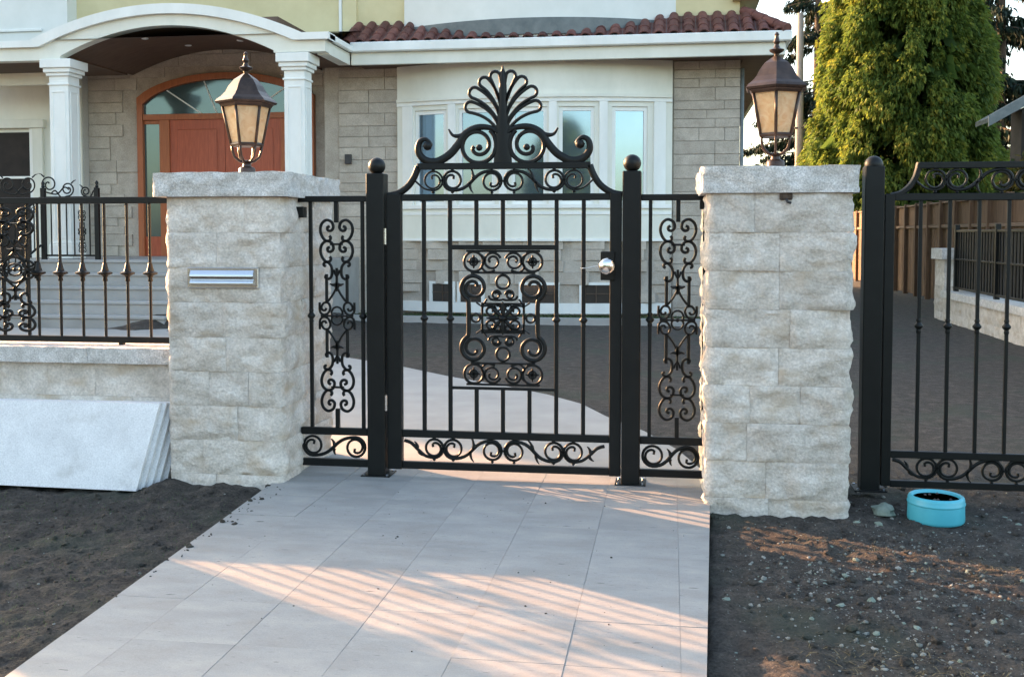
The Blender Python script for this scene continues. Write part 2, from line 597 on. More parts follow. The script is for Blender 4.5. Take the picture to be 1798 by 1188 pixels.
# ------------------------------------------------------------------ paths
path = structure(MB().prism([(XL(.4) + .004, .4), (XR(.4) - .004, .4), (XR(6.39) - .004, 6.39), (.2, 7.0), (-2.38, 7.0), (XL(6.39) + .004, 6.39)], -0.06, 0.0485).build('front_path', 'joint'))
TX, TY = 0.415, 0.44
PAVE = {}
jx = [0.045 - k * TX for k in range(6)]
jy = [7.0] + [5.465 + TY * k for k in (3, 2, 1)] + [5.465 - TY * k for k in range(12)]
for a in range(len(jy) - 1):
    y1, y0 = jy[a] - .0007, jy[a + 1] + .0007
    if y1 - y0 < .03:
        continue
    z = 0.0510
    for b in range(len(jx) - 1):
        x1, x0 = jx[b], jx[b + 1]
        k = (round(x1 - x0, 3), round(y1 - y0, 3))
        if k not in PAVE:
            PAVE[k] = MB().box(-k[0] / 2 + .0007, k[0] / 2 - .0007, -k[1] / 2, k[1] / 2, 0, .045, .0006).mesh('paver', 'paver')
        inst('paver', PAVE[k], path, ((x0 + x1) / 2, (y0 + y1) / 2, 0.006 + rng.uniform(-.0014, .0014)))
    # cut pavers along both edges follow the tapering path
    MB().prism([(jx[0] + .0007, y0), (min(XR(y0), .2 if y0 > 6.4 else 9), y0), (min(XR(y1), .2 if y1 > 6.4 else 9), y1), (jx[0] + .0007, y1)], .006, z + rng.uniform(-.0014, .0014)).build('paver', 'paver', path)
    MB().prism([(max(XL(y0), -2.38 if y0 > 6.4 else -9), y0), (jx[-1] - .0007, y0), (jx[-1] - .0007, y1), (max(XL(y1), -2.38 if y1 > 6.4 else -9), y1)], .006, z + rng.uniform(-.0014, .0014)).build('paver', 'paver', path)
structure(MB().prism(INNER, -0.05, 0.045).build('garden_path', 'concrete'))

# ------------------------------------------------------------------ rock-faced masonry


def rock_block(x0, x1, y0, y1, z0, z1, faces, amp=0.026, cell=0.022, seed=0.0, joint=0.0006, base=0.006, top=0.0, cw=.25):
    """closed box grid, the listed faces ('-y','+x',...) broken rough"""
    x0 += joint; x1 -= joint; z0 += joint; z1 -= joint
    if '-y' not in faces: y0 += joint
    if '+y' not in faces: y1 -= joint
    m = MB()
    ax = lambda a, b: [a + (b - a) * i / max(2, round((b - a) / cell)) for i in range(max(2, round((b - a) / cell)) + 1)]
    X, Y, Z = ax(x0, x1), ax(y0, y1), ax(z0, z1)
    idx = {}

    def vert(i, j, k):
        if (i, j, k) in idx:
            return idx[i, j, k]
        x, y, z = X[i], Y[j], Z[k]
        nrm = Vector((0, 0, 0))
        if j == 0 and '-y' in faces: nrm.y -= 1
        if j == len(Y) - 1 and '+y' in faces: nrm.y += 1
        if i == 0 and '-x' in faces: nrm.x -= 1
        if i == len(X) - 1 and '+x' in faces: nrm.x += 1
        p = Vector((x, y, z))
        if nrm.length > 0:
            corner = abs(nrm.x) > 0 and abs(nrm.y) > 0
            nrm.normalize()
            ez = min(z - z0, z1 - z)
            ex = min(x - x0, x1 - x) if abs(nrm.y) > 0 and not corner else 9
            if ('-x' in faces and x - x0 < x1 - x) or ('+x' in faces and x1 - x < x - x0): ex = 9
            ey = min(y - y0, y1 - y) if abs(nrm.x) > 0 and not corner else 9
            if ('-y' in faces and y - y0 < y1 - y) or ('+y' in faces and y1 - y < y - y0): ey = 9
            e = 0.62 + 0.38 * sm(0, .022, min(ez, ex, ey) + (0.012 if top else 0.0))
            so = seed * .15
            n1 = noise.noise((x * 3.6 + so, y * 3.6, z * 7.5 + so))
            rd = 1 - abs(noise.noise((x * 5.5 + 7 + so, y * 5.5, z * 11 + n1 * 1.2))) * 2.2
            n2 = noise.noise((x * 15, y * 15 + 5, z * 22))
            n3 = noise.noise((x * 34, y * 34 + 5, z * 48))
            dsp = base + e * amp * (0.30 + 0.75 * n1 + 0.42 * rd + 0.34 * n2 + 0.20 * n3)
            if corner: dsp = base + amp * (.10 + cw * (.6 * n1 + .45 * n2))
            p += nrm * dsp
        if top and k == len(Z) - 1:
            p.z += top * (noise.noise((x * 8 + seed, y * 8, 3)) + .5 * noise.noise((x * 22, y * 22, seed)))
        idx[i, j, k] = len(m.v)
        m.v.append(tuple(p))
        return idx[i, j, k]
    a, b, c = len(X) - 1, len(Y) - 1, len(Z) - 1
    for i in range(a):
        for k in range(c):
            m.f.append((vert(i, 0, k), vert(i + 1, 0, k), vert(i + 1, 0, k + 1), vert(i, 0, k + 1)))
            m.f.append((vert(i + 1, b, k), vert(i, b, k), vert(i, b, k + 1), vert(i + 1, b, k + 1)))
    for j in range(b):
        for k in range(c):
            m.f.append((vert(0, j + 1, k), vert(0, j, k), vert(0, j, k + 1), vert(0, j + 1, k + 1)))
            m.f.append((vert(a, j, k), vert(a, j + 1, k), vert(a, j + 1, k + 1), vert(a, j, k + 1)))
    for i in range(a):
        for j in range(b):
            m.f.append((vert(i, j + 1, 0), vert(i + 1, j + 1, 0), vert(i + 1, j, 0), vert(i, j, 0)))
            m.f.append((vert(i, j, c), vert(i + 1, j, c), vert(i + 1, j + 1, c), vert(i, j + 1, c)))
    return m


def pillar(x0, x1, y0, y1, label, splits, seed, cap, cw=.25):
    root = thing('stone_pillar', label, 'pillar', ((x0 + x1) / 2, (y0 + y1) / 2, 0), 'gate pillars')
    MB().box(x0 + .02, x1 - .02, y0 + .02, y1 - .02, -0.1, 1.825).build('core', 'mortar', root)
    zs = [-0.10, 0.095, 0.31, 0.525, 0.740, 0.955, 1.172, 1.388, 1.605, 1.825]
    for k in range(9):
        cuts = splits[k]
        xs = [x0] + [x0 + (x1 - x0) * c for c in cuts] + [x1]
        for i in range(len(xs) - 1):
            first, last = i == 0, i == len(xs) - 2
            ym = y0 + (y1 - y0) * ((0.36, 0.62)[(k + i) % 2])
            for j, (ya, yb) in enumerate(((y0, ym), (ym, y1))):
                fc = (['-y'] if j == 0 else ['+y']) + (['-x'] if first else []) + (['+x'] if last else [])
                m = rock_block(xs[i], xs[i + 1], ya, yb, zs[k], zs[k + 1], fc, amp=0.028, seed=seed + k * 3.7 + i * 1.3 + j * 9.1, cw=cw)
                m.build('stone_block', 'pillar_stone', root, 50)
    m = rock_block(x0 - cap, x1 + cap * .8, y0 - cap * .8, y1 + cap, 1.825, 1.975, ['-x', '+x', '-y', '+y'], amp=0.024, seed=seed + 40, top=0.006, base=0.0)
    m.build('cap', 'cap_stone', root, 50)
    return root


SPL_L = [[.42], [.3], [.62], [.36, .72], [.52], [.5], [.33], [.45], [.70]]
SPL_R = [[.44], [.42], [.28], [.30, .66], [.50], [.58], [.5], [.5], [.32]]
pl = pillar(-3.11, -2.385, 6.20, 7.14, 'rough stone gate pillar with a steel mail slot, left of the gate', SPL_L, 1.0, 0.068)
pr = pillar(0.215, 0.985, 6.08, 6.98, 'rough stone gate pillar without mail slot, between the two iron gates', SPL_R, 60.0, 0.042, .35)
pf = pillar(-6.95, -6.22, 6.20, 7.0, 'added unseen stone pillar at the left end of the iron fence, shading the path', SPL_L, 130.0, 0.085)  # unseen pillar, added to shade the near left of the path

# mail slot, a part of the left pillar
ms = MB().box(-2.967, -2.506, 6.150, 6.215, 1.262, 1.388, .004).build('mail_slot', 'steel', pl, 30)
MB().prism_y([(-2.945, 1.283), (-2.528, 1.283), (-2.528, 1.290), (-2.945, 1.290)], 6.128, 6.152).build('flap_lip', 'steel', ms)
fl = MB()
prof = [(6.146, 1.372), (6.134, 1.352), (6.128, 1.335), (6.130, 1.325), (6.145, 1.318), (6.145, 1.314), (6.136, 1.306), (6.128, 1.292), (6.132, 1.284), (6.150, 1.280)]
vs = [(x, y, z) for x in (-2.942, -2.531) for y, z in prof]
n = len(prof)
fl.add(vs, [(i, i + 1, n + i + 1, n + i) for i in range(n - 1)] + [tuple(range(n - 1, -1, -1)), tuple(range(n, 2 * n))])
fl.build('flap', 'steel', ms, 60)
for sx in (-2.957, -2.516):
    for sz in (1.272, 1.378):
        MB().lathe([(0.0035, -.002), (.0035, .002)], 8, 0, 0, 0).build('screw', 'chrome', ms, loc=(sx, 6.149, sz))

# small fixing under the cap of the right pillar
hk = MB().box(.595, .665, 6.045, 6.09, 1.785, 1.824, .006).build('cable_box', 'bark', pr)
MB().tube([(.63, 6.04, 1.79), (.635, 6.03, 1.775), (.655, 6.035, 1.768)], .008).build('cable_stub', 'box_grey', hk, 180)

# ------------------------------------------------------------------ low wall on the left
wall = thing('low_wall', 'low stone wall with pale coping under the left iron fence', 'wall', (-5, 6.55, 0))
WX0 = -9.0
MB().box(WX0, -3.115, 6.40, 6.72, -.1, .755).build('core', 'mortar', wall)
zc = [-.1, .10, .32, .54, .758]
for k in range(4):
    x = -3.118
    i = 0
    while x > WX0 + .2:
        wd = rng.choice((.34, .42, .52, .60))
        xa = max(WX0, x - wd)
        rock_block(xa, x, 6.375, 6.52, zc[k], zc[k + 1], ['-y'], amp=.016, seed=k * 5 + i * 2.3, cell=.05).build('stone_block', 'pillar_stone', wall, 50)
        x = xa
        i += 1
x = -3.116
k = 0
while x > WX0 + .1:
    xa = max(WX0, x - (1.05 if k else .62))
    rock_block(xa, x, 6.315, 6.78, .760, .862, ['-y', '+y'], amp=.014, seed=80 + k, cell=.045, top=.003).build('coping_stone', 'cap_stone', wall, 50)
    x = xa
    k += 1

# ------------------------------------------------------------------ ironwork vocabulary
YG = 6.53


def s_scroll(c1, c2, r, turns=1.6, eye=0.010):
    """S-scroll: leaves spiral c1 over its top and runs under spiral c2"""
    sx = 1 if c2[0] > c1[0] else -1
    a = spiral(c1[0], c1[1], eye, r, math.pi / 2, turns, -sx, ex=.30)
    b = spiral(c2[0], c2[1], eye, r, -math.pi / 2, turns, -sx, ex=.30)[::-1]
    p, q = a[-1], b[0]
    d = abs(q[0] - p[0]) * .55
    mid = []
    for i in range(1, 14):
        t = i / 14
        b0, b1, b2, b3 = (1 - t) ** 3, 3 * t * (1 - t) ** 2, 3 * t * t * (1 - t), t ** 3
        mid.append((b0 * p[0] + b1 * (p[0] + sx * d) + b2 * (q[0] - sx * d) + b3 * q[0], b0 * p[1] + b1 * p[1] + b2 * q[1] + b3 * q[1]))
    return a + mid + b, len(a), len(mid)


def taper(n, w0, w1):
    return [w1 + (w0 - w1) * math.sin(math.pi * i / (n - 1)) ** 0.7 for i in range(n)]


def scroll_part(name, paths, parent, y, mtl='iron', d=0.014):
    m = MB()
    for pts, wd in paths:
        wd = [q * 1.32 for q in wd] if isinstance(wd, list) else wd * 1.32
        m.bar(pts, wd, d * 1.2, y)
    return m.build(name, mtl, parent, 50)


def leaf(p, ang, l, w=.017):
    pts = [(p[0] + math.cos(ang + .5 * t) * l * t, p[1] + math.sin(ang + .5 * t) * l * t) for t in (0, .35, .7, 1)]
    return (pts, [w, w * .8, w * .55, .003])


def band(parent, xc, zc, half, y, flips=True, r=0.063, xspan=None):
    """the running scroll band between two rails"""
    for s in (-1, 1):
        def mk(c1, c2):
            pts, na, nm = s_scroll((xc + s * c1[0], zc + c1[1]), (xc + s * c2[0], zc + c2[1]), r)
            wd = []
            N = len(pts)
            for i in range(N):
                t = i / (N - 1)
                wd.append(.0120 + .005 * math.exp(-((t - .5) / .13) ** 2))
            i0 = na + nm // 2
            q = pts[i0]
            lv = [(pts, wd)]
            lv.append(leaf((q[0] - s * .004, q[1] + .004), math.pi / 2 if s > 0 else math.pi / 2 - .3, .082))
            lv.append(leaf((q[0] + s * .014, q[1] - .008), -math.pi / 2 - .2, .074))
            return lv
        scroll_part('scroll', mk((.070, .004), (.322, .010)), parent, y)
        # second scroll of the half: starts in a spiral, ends as a tail on the stile
        c = (xc + s * .446, zc + .010)
        sp = spiral(c[0], c[1], .010, r, -math.pi / 2, 1.6, s, ex=.30)
        tail = cr([sp[-1], (c[0] + s * .055, c[1] - r + .012), (c[0] + s * .105, c[1] - .012), (c[0] + s * .150, c[1] + .030), (c[0] + s * .195, c[1] + .045)], 6)[1:]
        pts = sp + tail
        lv = [(pts, [.0120 + .004 * sm(.5, .8, i / len(pts)) for i in range(len(pts))])]
        lv.append(leaf((c[0] + s * .108, c[1] + .0), math.pi / 2, .046))
        lv.append(leaf((c[0] + s * .100, c[1] - .022), -math.pi / 2 + .3, .042))
        if xspan is None or .64 <= xspan:
            scroll_part('scroll', lv, parent, y)
        else:
            k = len(sp) + int(len(tail) * .62)
            scroll_part('scroll', [(pts[:k], .0095)], parent, y)
        scroll_part('scroll_link', [([(xc + s * .384 + dx, zc + .010) for dx in (-.012, .012)], .012)], parent, y)
        for q, cz_ in ((.070, .004), (.322, .010), (.446, .010)):
            for e in (-1, 1):
                m = MB().lathe([(.001, -.010), (.009, -.004), (.012, 0), (.009, .004), (.001, .010)], 8)
                m.build('bead', 'iron', parent, 180, loc=(xc + s * q, y, zc + cz_ * (1 - abs(e) * .5) + e * .069))
    scroll_part('scroll_link', [([(xc - .024, zc + .004), (xc + .024, zc + .004)], .010)], parent, y)


def half_band(parent, x0, x1, zc, y):
    """two spirals joined, for the narrow side panels"""
    c1, c2 = (x0 + .075, zc + .006), (x1 - .085, zc - .002)
    pts, na, nm = s_scroll(c2, c1, .066)
    N = len(pts)
    wd = [.0120 + .005 * math.exp(-((i / (N - 1) - .5) / .13) ** 2) for i in range(N)]
    q = pts[na + nm // 2]
    scroll_part('scroll', [(pts, wd), leaf((q[0], q[1] + .01), math.pi / 2, .045), leaf((q[0], q[1] - .014), -math.pi / 2 - .3, .042)], parent, y)


def ornament(parent, xc, zc, sx, sz, y, wm=1.0):
    """tall vertical scroll ornament, mirrored both ways about its middle"""
    k = 0.000578
    F = lambda p, a, b: (xc + a * (p[0] - 272) * k * sx, zc + b * (1163 - p[1]) * k * sz)
    C1 = [(350, 150), (375, 163), (370, 195), (335, 200), (308, 165), (325, 105), (385, 80), (440, 120), (458, 190), (440, 260), (400, 310), (355, 312), (338, 280), (352, 258)]
    C2 = [(x, yy + 235) for x, yy in C1]
    C3 = [(398, 600), (420, 590), (415, 562), (375, 556), (335, 600), (325, 660), (335, 720), (370, 745), (402, 730), (398, 705)]
    V = [(390, 690), (390, 860), (390, 1010)]
    DG = [(280, 850), (318, 920), (365, 985), (395, 1010)]
    RS = [(395, 1075), (410, 1100), (440, 1095), (450, 1060), (420, 1015), (370, 1020), (350, 1070), (375, 1130), (430, 1150), (470, 1110), (472, 1010)]
    AR = [(272, 1060), (310, 1075), (335, 1120), (325, 1155)]
    for b in (1, -1):
        for a in (1, -1):
            for nm, P, w_ in (('scroll', C1, .0125), ('scroll', C2, .0125), ('scroll', C3, .012), ('scroll', RS, .010)):
                scroll_part(nm, [([F(p, a, b) for p in cr(P, 5)], w_ * wm)], parent, y)
            scroll_part('brace', [([F(p, a, b) for p in cr(V, 2)], .015), ([F(p, a, b) for p in cr(DG, 4)], .011), ([F(p, a, b) for p in cr(AR, 5)], .010)], parent, y)
        lf = [([F(p, 1, b) for p in ((272, 620), (272, 700), (272, 860))], .012),
              ([F(p, 1, b) for p in ((195, 800), (225, 812), (272, 806), (318, 812), (350, 800))], [.006, .014, .02, .014, .006]),
              ([F(p, 1, b) for p in cr([(240, 640), (250, 680), (272, 720)], 4)], .009), ([F(p, 1, b) for p in cr([(304, 640), (294, 680), (272, 720)], 4)], .009),
              ([F(p, 1, b) for p in ((272, 775), (272, 830), (272, 885))], [.012, .024, .008])]
        scroll_part('leaf_boss', lf, parent, y, d=.018)
        scroll_part('scroll_link', [([F(p, 1, b) for p in ((200, 352), (344, 352))], .011)], parent, y)
    scroll_part('middle_bar', [([F(p, 1, 1) for p in ((85, 1163), (459, 1163))], .010)], parent, y)
    for q in (150, 215, 272, 329, 394):
        c = F((q, 1163), 1, 1)
        MB().lathe([(.001, -.014), (.011, -.008), (.014, 0), (.011, .008), (.001, .014)], 8).build('bead', 'iron', parent, 180, loc=(c[0], y, c[1]))


def collar_mesh(r=.026, h=.045):
    return MB().lathe([(.012, -h), (.016, -h * .8), (.013, -h * .45), (r * .7, -h * .3), (r, -h * .1), (r, h * .1), (r * .7, h * .3), (.013, h * .5), (.016, h * .8), (.012, h)], 10).mesh('collar', 'iron', 40)


COLLAR = collar_mesh()
KNUCKLE = MB().lathe([(.013, -.055), (.016, -.05), (.013, -.03), (.020, -.016), (.046, -.006), (.048, .004), (.026, .014), (.019, .035), (.014, .062), (.012, .066)], 10).mesh('collar', 'iron', 40)


def picket(parent, x, y, z0, z1, wd=.0245, colz=None, col=None, name='picket'):
    o = MB().box(x - wd / 2, x + wd / 2, y - wd / 2, y + wd / 2, z0, z1, .002).build(name, 'iron', parent)
    if colz is not None:
        inst('collar', col or COLLAR, o, (x, y, colz))
    return o


def rail(parent, x0, x1, z0, z1, y, dp=.036, name='rail'):
    return MB().box(x0, x1, y - dp / 2, y + dp / 2, z0, z1, .003).build(name, 'iron', parent)


BALL = [(.001, -.055)] + [(.055 * math.cos(a), .055 * math.sin(a)) for a in [math.pi * (i / 12 - .5) for i in range(1, 12)]] + [(.001, .055)]


def post(x0, x1, y, ztop, label, group=None, dp=None, rise=.048):
    dp = dp or (x1 - x0)
    t = thing('gate_post', label, 'gate post', ((x0 + x1) / 2, y, 0), group)
    MB().box(x0, x1, y - dp / 2, y + dp / 2, .045, ztop, .005).build('shaft', 'iron', t)
    xm = (x0 + x1) / 2
    MB().lathe(BALL, 20, xm, y, ztop + rise).build('ball_finial', 'iron', t, 180)
    MB().lathe([(.02, 0), (.022, .006), (.018, .012)], 12, xm, y, ztop - .004).build('neck', 'iron', t, 40)
    bp = MB().box(xm - .095, xm + .095, y - .09, y + .09, .047, .057, .002).build('base_plate', 'iron', t)
    for a in (-.075, .075):
        for b in (-.072, .072):
            MB().lathe([(.009, 0), (.009, .008), (.004, .011)], 6, xm + a, y + b, .056).build('bolt', 'steel', bp)
    return t


gp = 'posts of the pedestrian gate'
post(-1.915, -1.800, YG, 1.978, 'black iron gate post with ball finial on the hinge side of the gate', gp)
post(-.298, -.185, YG, 1.980, 'black iron gate post with ball finial beside the round doorknob', gp)

# ------------------------------------------------------------------ pedestrian gate leaf
GC = -1.045
gate = thing('garden_gate', 'black wrought iron gate leaf with fan crest and scroll medallion', 'gate', (GC, YG, 0.09))
MB().box(-1.792, -1.697, YG - .028, YG + .028, .092, 1.848, .003).build('stile', 'iron', gate)
MB().box(-.375, -.303, YG - .028, YG + .028, .092, 1.848, .003).build('stile', 'iron', gate)
for z0, z1 in ((1.804, 1.846), (.298, .344), (.094, .140)):
    rail(gate, -1.697, -.375, z0, z1, YG)
PX = [GC + (k - 3) * .1690 for k in range(7)]
for k, x in enumerate(PX):
    if k in (2, 3, 4):
        picket(gate, x, YG, 1.515, 1.804)
        picket(gate, x, YG, .344, .615)
    else:
        picket(gate, x, YG, .344, 1.804, colz=1.06)
rail(gate, PX[1] - .008, PX[5] + .008, 1.497, 1.527, YG, .026, 'medallion_rail')
rail(gate, PX[1] - .008, PX[5] + .008, .612, .630, YG, .022, 'medallion_rail')
band(gate, GC, .219, .078, YG)
# hinges
for z in (1.58, .52):
    MB().lathe([(.012, -.05), (.012, .05)], 10, -1.796, YG - .040, z).build('hinge', 'steel', gate, 40)
# lock
lk = MB().box(-.430, -.345, YG - .052, YG + .040, 1.312, 1.488, .004).build('lock_box', 'iron', gate)
kn = MB().lathe([(.034, 0), (.036, .004), (.030, .010), (.014, .016), (.012, .035), (.022, .042), (.037, .054), (.041, .068), (.036, .080), (.020, .088), (.001, .090)], 24)
kn.v = [(p[0] * 1.22, -p[2] * 1.1, p[1] * 1.22) for p in kn.v]
kn.build('door_knob', 'chrome', lk, 180, loc=(-.386, YG - .052, 1.400))
MB().tube([(-.425, YG - .058, 1.398), (-.47, YG - .062, 1.396), (-.515, YG - .060, 1.386), (-.555, YG - .058, 1.384)], [.003, .0026, .0024, .002]).build('lever', 'chrome', lk, 180)

# arched head: sweeping braces, upper rail and scroll band
for s in (-1, 1):
    pts = cr([(GC + s * .745, 1.836), (GC + s * .68, 1.850), (GC + s * .615, 1.892), (GC + s * .572, 1.950), (GC + s * .542, 2.020)], 6)
    MB().bar(pts, .042, .036, YG).build('head_brace', 'iron', gate, 50)
rail(gate, GC - .548, GC + .548, 2.000, 2.040, YG)
band(gate, GC, 1.922, .076, YG, xspan=.5)

# crest
crest = MB().bar([(GC, 2.035), (GC, 2.25), (GC, 2.40), (GC, 2.52), (GC, 2.60), (GC, 2.640)], [.115, .090, .052, .046, .030, .004], .030, YG).build('crest_stem', 'iron', gate, 50)


def petal(B, C, E, r, s):
    N = 12
    ctr = []
    for i in range(N + 1):
        t = i / N
        ctr.append(tuple((1 - t) ** 2 * B[a] + 2 * t * (1 - t) * C[a] + t * t * E[a] for a in (0, 1)))
    up, dn = [], []
    for i, p in enumerate(ctr):
        a, b = ctr[max(i - 1, 0)], ctr[min(i + 1, N)]
        tx, tz = b[0] - a[0], b[1] - a[1]
        l = math.hypot(tx, tz)
        nx, nz = -tz / l, tx / l
        wd = .006 + (r - .006) * (i / N) ** .75
        up.append((p[0] + nx * wd, p[1] + nz * wd))
        dn.append((p[0] - nx * wd, p[1] - nz * wd))
    tx, tz = E[0] - ctr[-2][0], E[1] - ctr[-2][1]
    a0 = math.atan2(tz, tx)
    cap = [(E[0] + r * math.cos(a0 + math.pi / 2 - math.pi * k / 8), E[1] + r * math.sin(a0 + math.pi / 2 - math.pi * k / 8)) for k in range(1, 8)]
    pts = up + cap + dn[::-1]
    return [(GC + s * x, 2.02 + z) for x, z in pts]


for s in (-1, 1):
    for B, C, E_, r in (((.012, .40), (.028, .49), (.050, .555), .031), ((.016, .33), (.045, .46), (.118, .520), .032),
                        ((.020, .27), (.060, .40), (.180, .456), .034), ((.024, .22), (.075, .335), (.205, .368), .034)):
        MB().bar(petal(B, C, E_, r, s), .0205, .022, YG).build('crest_petal', 'iron', gate, 50)
    f = lambda pts: [(GC + s * x, 2.02 + z) for x, z in pts]
    # inner volute
    sp = spiral(.160, .128, .022, .122, R(130), 1.6, -1, 60)
    sp = [(x, z) for x, z in sp]
    MB().bar(f(sp), [.024 + .004 * i / len(sp) for i in range(len(sp))], .026, YG).build('crest_volute', 'iron', gate, 50)
    MB().lathe([(.001, -.022), (.016, -.015), (.022, 0), (.016, .015), (.001, .022)], 10).build('volute_eye', 'iron', gate, 180, loc=(GC + s * .150, YG, 2.02 + .115))
    # shoulder scroll running out to the side volute
    sh = cr([(.02, .205), (.085, .238), (.165, .240), (.235, .205), (.285, .135), (.345, .070), (.425, .030), (.495, .040), (.540, .090), (.535, .150), (.495, .172), (.462, .140), (.482, .112)], 6)
    MB().bar(f(sh), [.024 + .026 * math.sin(math.pi * min(1, i / (len(sh) * .85))) ** .8 for i in range(len(sh))], .028, YG).build('crest_shoulder', 'iron', gate, 50)
    MB().lathe([(.001, -.030), (.022, -.021), (.030, 0), (.022, .021), (.001, .030)], 12).build('scroll_eye', 'iron', gate, 180, loc=(GC + s * .482, YG, 2.02 + .130))
    lf = cr([(.225, .212), (.270, .190), (.318, .194), (.345, .232)], 5)
    MB().bar(f(lf), [.040 - .032 * i / len(lf) for i in range(len(lf))], .022, YG).build('crest_leaf', 'iron', gate, 50)

# medallion
MZ = 1.067
K = .000851
F = lambda p, a=1, b=1: (GC + a * (p[0] - 440) * K, MZ + b * (585 - p[1]) * K)
med = rail(gate, GC - .008, GC + .008, .985, 1.15, YG - .004, .016, 'medallion')
for b in (1, -1):
    for a in (1, -1):
        g = lambda P: [F(p, a, b) for p in P]
        scroll_part('ring', [(g(ring(660, 168, 72)) + [g(ring(660, 168, 72))[0]], .013)], med, YG)
        scroll_part('rosette', [(g([(610, 168), (660, 168), (710, 168)]), [.006, .022, .006]), (g([(660, 118), (660, 168), (660, 218)]), [.006, .022, .006]),
                                (g(ring(660, 168, 30)) + [g(ring(660, 168, 30))[0]], .008)], med, YG)
        sp = spiral(520, 165, 14, 66, R(200), 1.5, -1)
        scroll_part('scroll', [(g(sp), .012), (g(cr([(500, 230), (560, 245), (600, 205), (575, 160), (600, 120)], 5)), .011)], med, YG)
        # corner volute running into the side bar
        sp = spiral(660, 360, 22, 98, R(62), 1.6, 1, 50)
        path_ = [(x, y) for x, y in sp]
        # in these picture-like units y runs down: outer end lies low, then drops to the bar
        path_ += cr([path_[-1], (700, 470), (698, 520), (698, 585)], 5)[1:]
        P = [(x, 720 - y if False else y) for x, y in path_]
        scroll_part('volute', [(g(P), [.016 + .006 * i / len(P) for i in range(len(P))])], med, YG, d=.018)
        scroll_part('inner_frame', [(g([(440, 478), (520, 478), (596, 478)]), .010), (g([(596, 470), (596, 585)]), .011), (g([(560, 445), (600, 500), (640, 470)]), .010)], med, YG)
        scroll_part('crown', [(g(spiral(490, 412, 8, 34, R(180), 1.4, -1)), .011), (g(cr([(440, 446), (470, 452), (530, 446), (548, 420)], 4)), .011)], med, YG)
        scroll_part('scroll', [(g(spiral(532, 532, 10, 44, R(-60), 1.4, 1)), .012), (g(cr([(555, 494), (590, 500), (596, 540)], 4)), .010)], med, YG)
        scroll_part('scroll', [(g(spiral(478, 508, 8, 30, R(200), 1.3, -1)), .010), (g(cr([(450, 518), (446, 560), (470, 575)], 4)), .012)], med, YG)
    g = lambda P: [F(p, 1, b) for p in P]
    scroll_part('ring', [(g(ring(440, 318, 50)) + [g(ring(440, 318, 50))[0]], .013)], med, YG)
    scroll_part('band_bar', [(g([(165, 90), (715, 90)]), .011), (g([(200, 250), (680, 250)]), .011)], med, YG)
for a in (1, -1):
    P = [F(p, a) for p in ring(645, 585, 31)]
    scroll_part('ring', [(P + [P[0]], .011)], med, YG)
    P = [F(p, a) for p in ((595, 585), (612, 585))]
    scroll_part('scroll_link', [(P, .010), ([F(p, a) for p in ((678, 585), (700, 585))], .010)], med, YG)
for k in range(8):
    an = k * math.pi / 4
    c = (GC, MZ)
    pts = [(c[0] + math.cos(an) * t, c[1] + math.sin(an) * t) for t in (.008, .035, .068, (.090 if k % 2 else .105))]
    MB().bar(pts, [.008, .026, .028, .006], .014, YG - .010).build('rosette_petal', 'iron', med, 50)
MB().lathe([(.001, -.02), (.024, -.012), (.030, 0), (.024, .012), (.001, .02)], 12).build('rosette_boss', 'iron', med, 180, loc=(GC, YG - .014, MZ))

# ------------------------------------------------------------------ fixed side panels
sp1 = thing('iron_side_panel', 'narrow scrolled iron panel between mail slot pillar and gate post', 'iron panel', (-2.14, YG, .1), 'fixed panels beside the gate')
for z0, z1, xa in ((1.800, 1.838, -2.38), (.298, .344, -2.372), (.094, .140, -2.372)):
    rail(sp1, xa, -1.915, z0, z1, YG)
picket(sp1, -2.300, YG, .344, 1.800, .022, 1.068)
picket(sp1, -1.955, YG, .344, 1.800, .022, 1.068)
picket(sp1, -2.128, YG, 1.668, 1.800, .026)
picket(sp1, -2.128, YG, .344, .468, .026)
ornament(sp1, -2.128, 1.068, 1.0, .985, YG, 1.12)
half_band(sp1, -2.372, -1.925, .219, YG)
MB().box(-2.384, -2.330, YG - .05, YG + .02, 1.700, 1.770, .004).build('wall_bracket', 'iron', sp1)
sp2 = thing('iron_side_panel', 'narrow scrolled iron panel between gate post and pillar without slot', 'iron panel', (.02, YG, .1), 'fixed panels beside the gate')
for z0, z1 in ((1.800, 1.838), (.298, .344), (.094, .140)):
    rail(sp2, -.185, .214, z0, z1, YG)
picket(sp2, -.128, YG, .344, 1.800, .022, 1.068)
picket(sp2, .200, YG, .344, 1.800, .022)
picket(sp2, .040, YG, 1.668, 1.800, .026)
picket(sp2, .040, YG, .344, .468, .026)
ornament(sp2, .040, 1.068, 1.0, .985, YG, 1.12)
half_band(sp2, -.180, .195, .219, YG)
MB().box(.168, .220, YG - .05, YG + .02, 1.745, 1.800, .004).build('wall_bracket', 'iron', sp2)

